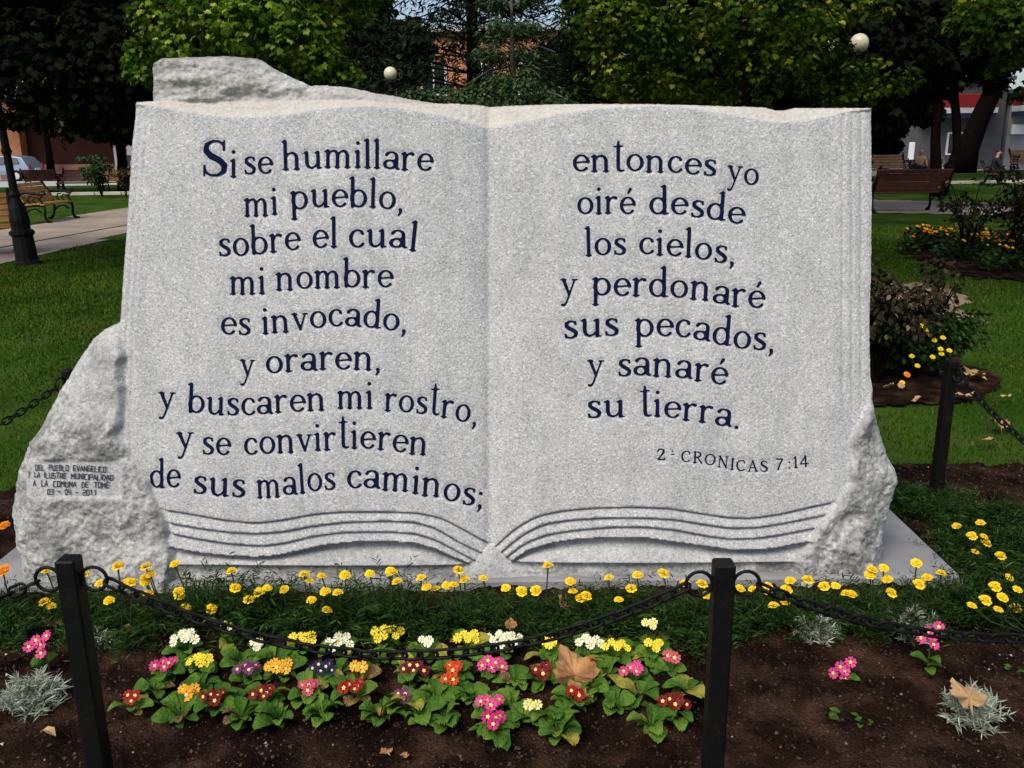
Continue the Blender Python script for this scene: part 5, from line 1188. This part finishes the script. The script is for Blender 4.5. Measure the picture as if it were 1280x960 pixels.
# flower mass of the far right bed
fr_ = random.Random(9)
k = 0
for i in range(26):
    px = 1140+fr_.random()*190; py = 300+fr_.random()*14+(px-1140)*.17*fr_.uniform(.2, 1.3)
    if not inpoly(np.array([gp(px, py)[0]]), np.array([gp(px, py)[1]]), FARBED)[0]: continue
    p = gp(px, py); t = thing('bedding_plant', '%s bedding plant of the far right bed, counted from the left corner' % 'low', 'bedding plant', (p[0], p[1], 0), 0, 'low plants with orange and yellow flowers in the far right bed')
    V_, F_ = feathery(200+i, .30, .30, 260); V_ = np.asarray(V_)
    r = np.random.default_rng(300+i); n = 220; th = r.random(n)*6.28; qq = r.random(n)**.5
    P = np.stack([np.cos(th)*qq*.3, np.sin(th)*qq*.3, .30*(1-.5*qq**2)*r.random(n)**.5], 1)
    V_, F_ = scatter(OVAL, OVAL_F, P, rotm(r.normal(-.3, .5, n), r.normal(0, .4, n), th), .05+.05*r.random(n))
    mk('foliage', V_, F_, M['marileaf' if i % 3 else 'leaf_purple'], t)
    for j in range(fr_.randint(3, 7)):
        a = fr_.random()*6.28; q_ = fr_.random()*.25
        inst('flower_head', HEAD_O if fr_.random() < .4 else HEADS[j % 3], t, (q_*math.cos(a), q_*math.sin(a), .31-.3*q_), (.5, 0, 0), s=1.1)
    k += 1
    o_ = t
beds = sorted([o for o in SC.objects if o.name.startswith('bedding_plant')], key=lambda o: o.location.x)
for i, o in enumerate(beds): o['label'] = '%s low flowering plant from the left in the far right bed' % ORD[i]

# ------------------------------------------------------------------ benches
def bench_tree(wood):
    """slatted park bench with scrolled cast ends; faces -Y"""
    t = thing('park_bench', '', 'bench'); L = 1.55
    prof = [(.24, .40), (.16, .425), (.07, .43), (-.02, .425), (-.11, .41)]      # seat y (front is -y)
    for i, (yy, zz) in enumerate([(-.26, .415), (-.175, .43), (-.09, .43), (-.005, .42), (.08, .41)]):
        sm = MB().box((0, yy, zz), (L, .080, .032), Matrix.Rotation((-.05, .0, .0, .05, .12)[i], 3, 'X'), bev=.005).build('seat_slat', M[wood], t)
    for i in range(5):
        zz = .50+.085*i; yy = .155+.035*i+(.012*i*i*.5)
        MB().box((0, yy, zz), (L, .03, .082), Matrix.Rotation(-.38-.05*i, 3, 'X'), bev=.005).build('back_slat', M[wood], t)
    for s in (-1, 1):
        x = s*L*.47; mb = MB()
        def curve(pts, r): mb.tube([(x, a, b) for a, b in pts], [q*1.45 for q in r] if hasattr(r, '__len__') else r*1.45, 6)
        curve([(-.36, .02), (-.30, .06), (-.27, .16), (-.29, .28), (-.27, .385)], [.03, .024, .02, .02, .022])
        curve([(-.36, .02), (-.40, .03), (-.40, .06)], [.03, .02, .012])
        curve([(.26, .02), (.19, .10), (.15, .22), (.14, .36)], [.03, .022, .02, .022])
        curve([(.26, .02), (.31, .03), (.31, .06)], [.03, .02, .012])
        curve([(-.29, .385), (-.1, .40), (.1, .385), (.17, .46), (.26, .70), (.36, .90), (.40, .93)], [.022, .02, .022, .022, .02, .018, .022])
        curve([(.24, .64), (.10, .68), (-.12, .655), (-.26, .63), (-.34, .66), (-.33, .71), (-.27, .70)], [.018, .022, .022, .022, .022, .018, .012])
        curve([(-.27, .62), (-.20, .52), (-.25, .46), (-.26, .40)], .016)
        curve([(-.15, .41), (-.05, .50), (-.10, .58), (-.18, .56)], .012); curve([(.0, .42), (.06, .52), (.02, .6), (-.05, .6)], .012)
        curve([(-.2, .25), (-.08, .33), (.05, .30), (.14, .22)], .014)
        mb.build('cast_end', M['iron'], t, smooth=True)
    return t
bn = bench_tree('wood'); br = bench_tree('wood_red')
def put(src, first, loc, rz, label, s=1.0):
    o = src if first else copy_tree(src)
    o.location = (loc[0], loc[1], 0); o.rotation_euler = (0, 0, rz); o.scale = (s, s, s); o['label'] = label; o['group'] = 'park benches with cast iron ends'; o['category'] = 'bench'
    return o
R_ = math.radians
pa = gp(70, 277); put(bn, True, (pa[0]-.25, pa[1]+.15), R_(93), 'golden wooden bench with cast iron arms beside the left path, behind the lamp post', 1.0)
pb = gp(-42, 322); put(bn, False, (pb[0]-.15, pb[1]+.1), R_(30), 'bench cut by the left edge of the picture, only its iron end showing', 1.05)
pc = gp(56, 238); put(br, True, (pc[0], pc[1]), R_(178), 'far dark bench by the street, left of the brown bench', 1.0)
pd = gp(103, 243); put(br, False, (pd[0], pd[1]), R_(3), 'reddish brown bench by the kerb with the rose bush at its right end', 1.05)
pe = gp(150, 242); put(bn, False, (pe[0], pe[1]+.5), R_(-4), 'tan bench beside the left edge of the stone, behind the rose bush', 1.0)
pf = gp(1102, 229); put(bn, False, (pf[0], pf[1]), R_(-2), 'sunlit orange wooden bench farther back at the right edge of the stone', 1.3)
pg = gp(1130, 265); put(br, False, (pg[0]-.05, pg[1]), R_(183), 'dark red wooden bench seen from behind beside the right path', 1.12)
ph = gp(1237, 231); bench_h = put(br, False, (ph[0], ph[1]), R_(60), 'far bench under the sitting dark figure at the right', 1.0)
pi_ = gp(1290, 219); put(bn, False, (pi_[0], pi_[1]), R_(0), 'tan bench cut by the right edge in front of the white shop', 1.4)
pj = gp(1157, 224); put(br, False, (pj[0], pj[1]), R_(5), 'far bench with two seated people behind the forked tree', 1.0)

# ------------------------------------------------------------------ lamps
def lamp(x, y, label, lean=0, big=False, h=3.3, gr=.175):
    t = thing('street_lamp', label, 'street lamp', (x, y, 0), 0, 'park lamps')
    k = 1.0 if not big else 1.08
    MB().lathe([(.17*k, 0), (.17*k, .04), (.135*k, .07), (.125*k, .40), (.15*k, .43), (.15*k, .47), (.11*k, .50), (.12*k, .62), (.10*k, .78), (.055*k, .92), (.07*k, .97), (.05*k, 1.02), (.045*k, 1.5), (.065*k, 1.55), (.048*k, 1.6), (.04*k, h-.35), (.06*k, h-.3), (.035*k, h-.26), (.035, h-gr-.05), (.07, h-gr-.03), (.06, h-gr+.012)], 14).build('post', M['iron'], t, smooth=False)
    mb = MB(); pr = [(.05, -gr)]+[(gr*math.cos(a), gr*math.sin(a)) for a in [math.radians(-75+10*i) for i in range(16)]]+[(.012, gr)]
    mb.lathe(pr, 22, (0, 0, h)).build('globe', M['globe'], t, smooth=True)
    return t
q = at(488, 92, 17); lamp(q[0], q[1], 'park lamp whose pale globe shines above the left page of the book', h=q[2], gr=.12)
q = at(1074, 54, 13.2); lamp(q[0], q[1], 'park lamp whose pale globe hangs among the maple leaves at the right', h=q[2], gr=.13)
q = at(1036, 60, 13.8); lamp(q[0], q[1], 'park lamp with its globe half hidden by maple leaves', h=q[2], gr=.13)
q = gp(35, 331); ll = lamp(q[0], q[1], 'black cast iron lamp post with ribbed base at the left by the path', h=4.6, big=True); ll.rotation_euler = (0, R_(-2.2), 0)

# ------------------------------------------------------------------ buildings and street
M['brick'] = mat('orange_wall', (.55, .23, .11), .85, var=.2, scale=2, bump=.2, bscale=30)
M['darkred'] = mat('rust_wall', (.075, .024, .012), .85, var=.2, scale=1)
M['glass'] = mat('dark_window', (.02, .025, .03), .12, spec=.8)
M['white'] = mat('white_paint', (.78, .78, .76), .6, var=.05, scale=3)
M['shopw'] = mat('worn_white_wall', (.27, .27, .28), .8, var=.25, scale=.8)
M['greyw'] = mat('grey_render', (.085, .085, .09), .85, var=.15, scale=1.5)
M['red'] = mat('red_awning', (.38, .02, .025), .6, var=.15, scale=4)
M['roof'] = mat('pale_roof', (.5, .5, .5), .6)
M['pinkw'] = mat('low_red_wall', (.25, .14, .11), .9, var=.2, scale=2)
M['navy'] = mat('navy_band', (.03, .04, .12), .6)
def building(name, label, x0, x1, y, h, depth, wall, wins, roof=True, rm='roof', pane=(1.1, 1.3), overhang=.3):
    t = thing(name, label, 'building', ((x0+x1)/2, y, 0)); w = x1-x0
    MB().box((0, depth/2, h/2), (w, depth, h)).build('wall', M[wall], t)
    if roof: MB().box((0, depth/2, h+.12), (w+2*overhang, depth+2*overhang, .24)).build('roof', M[rm], t)
    for (wx, wz) in wins:
        f = MB(); pw, ph_ = pane
        for sx in (-1, 1): f.box((wx+sx*pw/2, -.03, wz), (.10, .12, ph_+.10))
        for sz in (-1, 1): f.box((wx, -.028, wz+sz*ph_/2), (pw-.1, .11, .10))
        f.box((wx, -.02, wz), (.06, .06, ph_-.1)); fo = f.build('window', M['white'], t)
        MB().box((wx, -.005, wz), (pw-.1, .03, ph_-.1)).build('pane', M['glass'], fo)
    return t
building('brick_house', 'orange walled house showing through the dark cedars', -7, 4.6, 42, 6.6, 9, 'brick', [(x, z) for x in (-4.4, -2.2, 0, 2.2, 4.4) for z in (1.7, 4.6)])
building('brick_house', 'second orange walled house partly hidden by the bright maple', -16, -8.5, 46, 8.2, 9, 'brick', [(x, z) for x in (-2.4, 0, 2.4) for z in (1.7, 4.6)])
building('brick_house', 'long rust coloured building across the street at the left', -52, -22, 60, 5.2, 10, 'darkred', [(x, 3.6) for x in (-8, 8)], rm='darkred')
building('brick_house', 'bright orange house front behind the lamp post at the left edge', -44, -31.6, 59.0, 5.0, .8, 'brick', [(-3, 2.4)])
building('white_house', 'white fronted house seen beside the left edge of the stone', -22.6, -17, 52, 5.2, 8, 'shopw', [(-1, 1.6), (1, 1.6), (-1, 3.8), (1, 3.8)])
building('grey_house', 'dark grey walled building between the trees at the right', 25.5, 31.3, 58, 5.4, 8, 'greyw', [(0, 1.6)], rm='greyw')
sh = building('corner_shop', 'white shop with red fascia and barred window at the right edge', 31.6, 48, 58, 4.6, 9, 'shopw', [], rm='greyw')
MB().box((0.4, -.55, 4.25), (17.0, 1.1, .75), bev=.05).build('red_fascia', M['red'], sh)
MB().box((0.4, -.57, 3.68), (17.0, 1.14, .34)).build('white_band', M['white'], sh)
MB().box((0.4, -.52, 3.38), (17.0, 1.0, .24)).build('navy_band', M['navy'], sh)
MB().box((-7.45, -.20, 2.42), (1.25, .25, .6), bev=.03).build('light_sign', M['white'], sh)
MB().box((-5.6, -.02, 1.2), (2.4, .05, 2.0)).build('pane', M['glass'], sh)
for i in range(9): MB().box((-6.6+i*.25, -.08, 1.2), (.05, .05, 2.0)).build('bar', M['white'], sh)
for z in (.4, 1.2, 2.0): MB().box((-5.6, -.12, z), (2.4, .03, .05)).build('rail', M['white'], sh)
mb = MB().box((0, 0, 2.0), (7.8, .3, .9)); t = thing('awning_sign', 'red and white fascia over the grey building left of the leaning trunk', 'shop sign', (28, 57.3, 2.2))
mb = MB().box((0, 0, 1.95), (4.6, .6, .8), bev=.04).build('red_board', M['red'], t); MB().box((0, -.02, 1.38), (4.6, .62, .32)).build('white_band', M['white'], t); MB().box((0, 0, 1.08), (4.6, .5, .25)).build('navy_band', M['navy'], t)
tag(MB().box((-24, 57, .45), (16, .35, .9), bev=.03).build('low_wall', M['pinkw']), 'low pinkish wall along the far side of the street at the left', 'wall')
tag(MB().box((19.5, 46, .3), (3.4, .8, .6), bev=.04).build('low_wall', M['plaza']), 'low grey concrete ledge under the white bollard at the right', 'wall')
pw_ = gp(1128, 213); tag(MB().box((0, 0, .85), (.28, .28, 1.7), bev=.03).build('bollard', M['white'], loc=(pw_[0], pw_[1]-1, 0)), 'white square bollard on the plaza right of the stone book', 'bollard')
pw_ = gp(100, 215); 
for i, (px, lb) in enumerate([(106, 'left white slender post beyond the brown bench'), (113, 'right white slender post beyond the brown bench')]):
    q = gp(px, 222); tag(MB().tube([(0, 0, 0), (.04, 0, 1.2), (.0, 0, 2.1)], [.11, .10, .09], 8).build('white_post', M['white'], loc=(q[0], q[1], 0)), lb, 'post')

# car at the far left
def car():
    q = gp(12, 226.5); t = thing('parked_car', 'silver-blue parked hatchback across the street at the left edge', 'car', (q[0]-.2, q[1], 0), R_(176))
    paint = mat('silver_blue_paint', (.20, .25, .33), .3, spec=.6, metal=.3)
    prof = [(-2.0, .35), (-2.02, .75), (-1.85, 1.0), (-1.55, 1.38), (-.9, 1.48), (.2, 1.46), (1.0, 1.02), (1.75, .86), (2.02, .65), (2.02, .35)]
    V = []; Fs = []
    def wid(z): return .84-.20*max(0, (z-.95)/.5)
    for x, z in prof: V += [(x, -wid(z), z), (x, wid(z), z)]
    n = len(prof)
    for i in range(n):
        j = (i+1) % n; Fs.append((2*i, 2*j, 2*j+1, 2*i+1))
    Fs.append(tuple(2*i for i in range(n))[::-1]); Fs.append(tuple(2*i+1 for i in range(n)))
    b = mk('body', V, Fs, paint, t)
    bv = b.modifiers.new('bev', 'BEVEL'); bv.width = .05; bv.segments = 3
    for s in (-1, 1):
        for xs in ([(-1.45, 1.02), (-1.3, 1.34), (-.65, 1.40), (-.65, 1.0)], [(-.55, 1.0), (-.55, 1.40), (.12, 1.38), (.72, 1.02)]):
            P = [(x, s*(wid(z)+.012), z) for x, z in xs]; P2 = [(x, s*(wid(z)-.03), z) for x, z in xs]
            mk('side_window', P+P2, [(0, 1, 2, 3), (7, 6, 5, 4), (0, 4, 5, 1), (1, 5, 6, 2), (2, 6, 7, 3), (3, 7, 4, 0)], M['glass'], t)
        for x in (-1.25, 1.25):
            w = MB(); w.lathe([(.2, -.11), (.31, -.10), (.325, -.05), (.325, .05), (.31, .10), (.2, .11)], 18)
            wo_ = mk('wheel', [(a, c, d_) for a, d_, c in [(v[0], v[1], v[2]) for v in w.v]], w.f, M['iron'], t, loc=(x, s*.78, .32))
            hb = MB(); hb.lathe([(.05, -.02), (.19, -.01), (.19, .01), (.05, .03)], 14)
            mk('rim', [(a, c+s*.105, d_) for a, d_, c in hb.v], hb.f, M['roof'], wo_)
        MB().box((1.98, s*.6, .72), (.10, .3, .16), bev=.03).build('headlight', M['white'], t)
        MB().box((-1.99, s*.66, .85), (.08, .2, .28), bev=.03).build('tail_light', M['red'], t)
        MB().box((.75, s*.92, 1.02), (.12, .16, .12), bev=.03).build('mirror', paint, t)
    mk('windscreen', [(.28, -.62, 1.42), (.28, .62, 1.42), (.98, .78, 1.05), (.98, -.78, 1.05), (.24, -.6, 1.38), (.24, .6, 1.38), (.94, .76, 1.01), (.94, -.76, 1.01)], [(0, 3, 2, 1), (4, 5, 6, 7), (0, 1, 5, 4), (1, 2, 6, 5), (2, 3, 7, 6), (3, 0, 4, 7)], M['glass'], t)
    MB().box((2.02, 0, .45), (.10, 1.5, .16), bev=.03).build('bumper', M['iron'], t); MB().box((-2.03, 0, .48), (.10, 1.5, .2), bev=.03).build('bumper', M['iron'], t)
    MB().box((-2.06, 0, .70), (.03, .5, .12)).build('number_plate', M['white'], t)
car()

# ------------------------------------------------------------------ people
def skinned(name, chains, m, parent, sub=1):
    """chains: lists of (point, radius); first point of later chains may repeat an earlier one"""
    V = []; E = []; Rr = []; ix = {}
    for c in chains:
        pv = None
        for p, r in c:
            k = tuple(round(a, 4) for a in p)
            if k not in ix: ix[k] = len(V); V.append(p); Rr.append(r)
            if pv is not None: E.append((pv, ix[k]))
            pv = ix[k]
    me = bpy.data.meshes.new(name); me.from_pydata(V, E, []); o = bpy.data.objects.new(name, me); SC.collection.objects.link(o); o.parent = parent
    sk = o.modifiers.new('skin', 'SKIN'); sk.use_smooth_shade = True
    for i, d in enumerate(me.skin_vertices[0].data): d.radius = (Rr[i], Rr[i]); d.use_root = (i == 0)
    s_ = o.modifiers.new('sub', 'SUBSURF'); s_.levels = sub; s_.render_levels = sub
    me.materials.append(m); return o
def fingers(w, dx, dy, dz):
    out = []
    L = [.07, .085, .08, .065]
    for k in range(4):
        oy = (k-1.5)*.019; b = (w[0]+dx*.06+dy*oy, w[1]+dy*.06+dx*oy, w[2]+dz*.06)
        out.append([(w, .02), (b, .013), ((b[0]+dx*L[k]*.6, b[1]+dy*L[k]*.6, b[2]+dz*L[k]*.6-.012), .009), ((b[0]+dx*L[k], b[1]+dy*L[k], b[2]+dz*L[k]-.03), .008)])
    out.append([(w, .02), ((w[0]+dx*.02-dy*.04, w[1]+dy*.02+dx*.04, w[2]-.01), .012), ((w[0]+dx*.05-dy*.055, w[1]+dy*.05+dx*.055, w[2]-.02), .009)])
    return out
def person(label, loc, rz, top, legs, hair, seated=True, lean=.0, s=1.0, arm=.25, longhair=False):
    t = thing('person', label, 'person', loc, rz, None); t.scale = (s, s, s)
    hz = .50 if seated else .92; hip = (0, 0, hz); ch = (0, -lean, hz+.38); nk = (0, -lean*1.25, hz+.56); hd = (0, -lean*1.4-.015, hz+.68); tp = (0, -lean*1.4-.01, hz+.82)
    body = [[(hip, .13), ((0, -lean*.5, hz+.18), .12), (ch, .13), (nk, .05), (hd, .085), (tp, .075)]]
    coat = [[((0, 0, hz-.02), .15), ((0, -lean*.5, hz+.18), .14), (ch, .15), ((0, -lean*1.2, hz+.51), .075)]]
    trou = []; hands = []
    for sd in (-1, 1):
        sh_ = (sd*.18, -lean*1.1, hz+.47); el = (sd*.25, -.10-lean, hz+.22); wr = (sd*.12, -.34-lean*.6, hz+.14) if seated else (sd*.26, -.06, hz-.02)
        dirs = (-sd*.3, -.9, -.1) if seated else (0, -.2, -.95)
        body.append([(ch, .13), (sh_, .06), (el, .045), (wr, .03)]+[((wr[0]+dirs[0]*.04, wr[1]+dirs[1]*.04, wr[2]+dirs[2]*.04), .028)])
        for f in fingers((wr[0]+dirs[0]*.04, wr[1]+dirs[1]*.04, wr[2]+dirs[2]*.04), *dirs): body.append(f)
        coat.append([(ch, .15), (sh_, .08), (el, .062), (wr, .045)])
        if seated: kn = (sd*.12, -.46, hz+.02); an = (sd*.13, -.46+.04*sd, .09); th_ = (sd*.10, -.05, hz)
        else: kn = (sd*.11, -.06*sd, .5); an = (sd*.12, .08*sd, .08); th_ = (sd*.10, 0, hz-.06)
        toe = (an[0], an[1]-.17, .045)
        body.append([(hip, .13), (th_, .09), (kn, .06), (an, .04), (toe, .035)])
        trou.append([(hip, .14), (th_, .105), (kn, .075), (an, .058)])
        skinned('shoe', [[((an[0], an[1]+.04, .055), .05), ((an[0], an[1]-.08, .05), .05), (toe, .04)]], M['iron'], t)
    skinned('body', body, M['skin'], t); skinned('coat', coat, top, t); skinned('trousers', trou, legs, t)
    hc = [[((0, tp[1]+.025, hz+.70), .10), ((0, tp[1]+.015, hz+.82), .10)]]
    if longhair: hc = [[((0, tp[1]+.05, hz+.50), .07), ((0, tp[1]+.05, hz+.62), .09), ((0, tp[1]+.035, hz+.72), .10), ((0, tp[1]+.03, hz+.83), .085)]]
    skinned('hair', hc, hair, t)
    nb = MB(); nb.box((0, hd[1]-.095, hz+.70), (.022, .035, .045), bev=.008); nb.build('nose', M['skin'], t)
    for sd in (-1, 1): MB().box((sd*.033, hd[1]-.084, hz+.73), (.022, .012, .012), bev=.003).build('eye', M['iron'], t)
    MB().box((0, hd[1]-.082, hz+.655), (.045, .012, .012), bev=.003).build('mouth', M['red'], t)
    return t
cl = lambda n_, c: mat(n_, c, .85, var=.2, scale=12)
bk = cl('black_cloth', (.012, .012, .015)); tan = cl('tan_coat', (.42, .27, .14)); nav = cl('navy_cloth', (.015, .018, .05)); wht = cl('white_cloth', (.7, .7, .68)); gry = cl('grey_cloth', (.12, .12, .13)); hairb = cl('dark_hair', (.02, .013, .01)); hairl = cl('light_hair', (.35, .22, .10))
person('person in black sitting forward on the far bench at the right, facing right', (ph[0], ph[1], 0), R_(75), bk, bk, hairb, lean=.12)
person('person in a tan coat with light hair seated behind the forked tree', (pj[0]-.35, pj[1], 0), R_(5), tan, nav, hairl, lean=.05, longhair=True)
person('person in grey seated right of the one in the tan coat', (pj[0]+.42, pj[1], 0), R_(-8), gry, wht, hairb, lean=.15)
q = gp(162, 238); person('person in white standing far off beside the left edge of the stone', (q[0], q[1], 0), R_(20), wht, nav, hairb, seated=False)
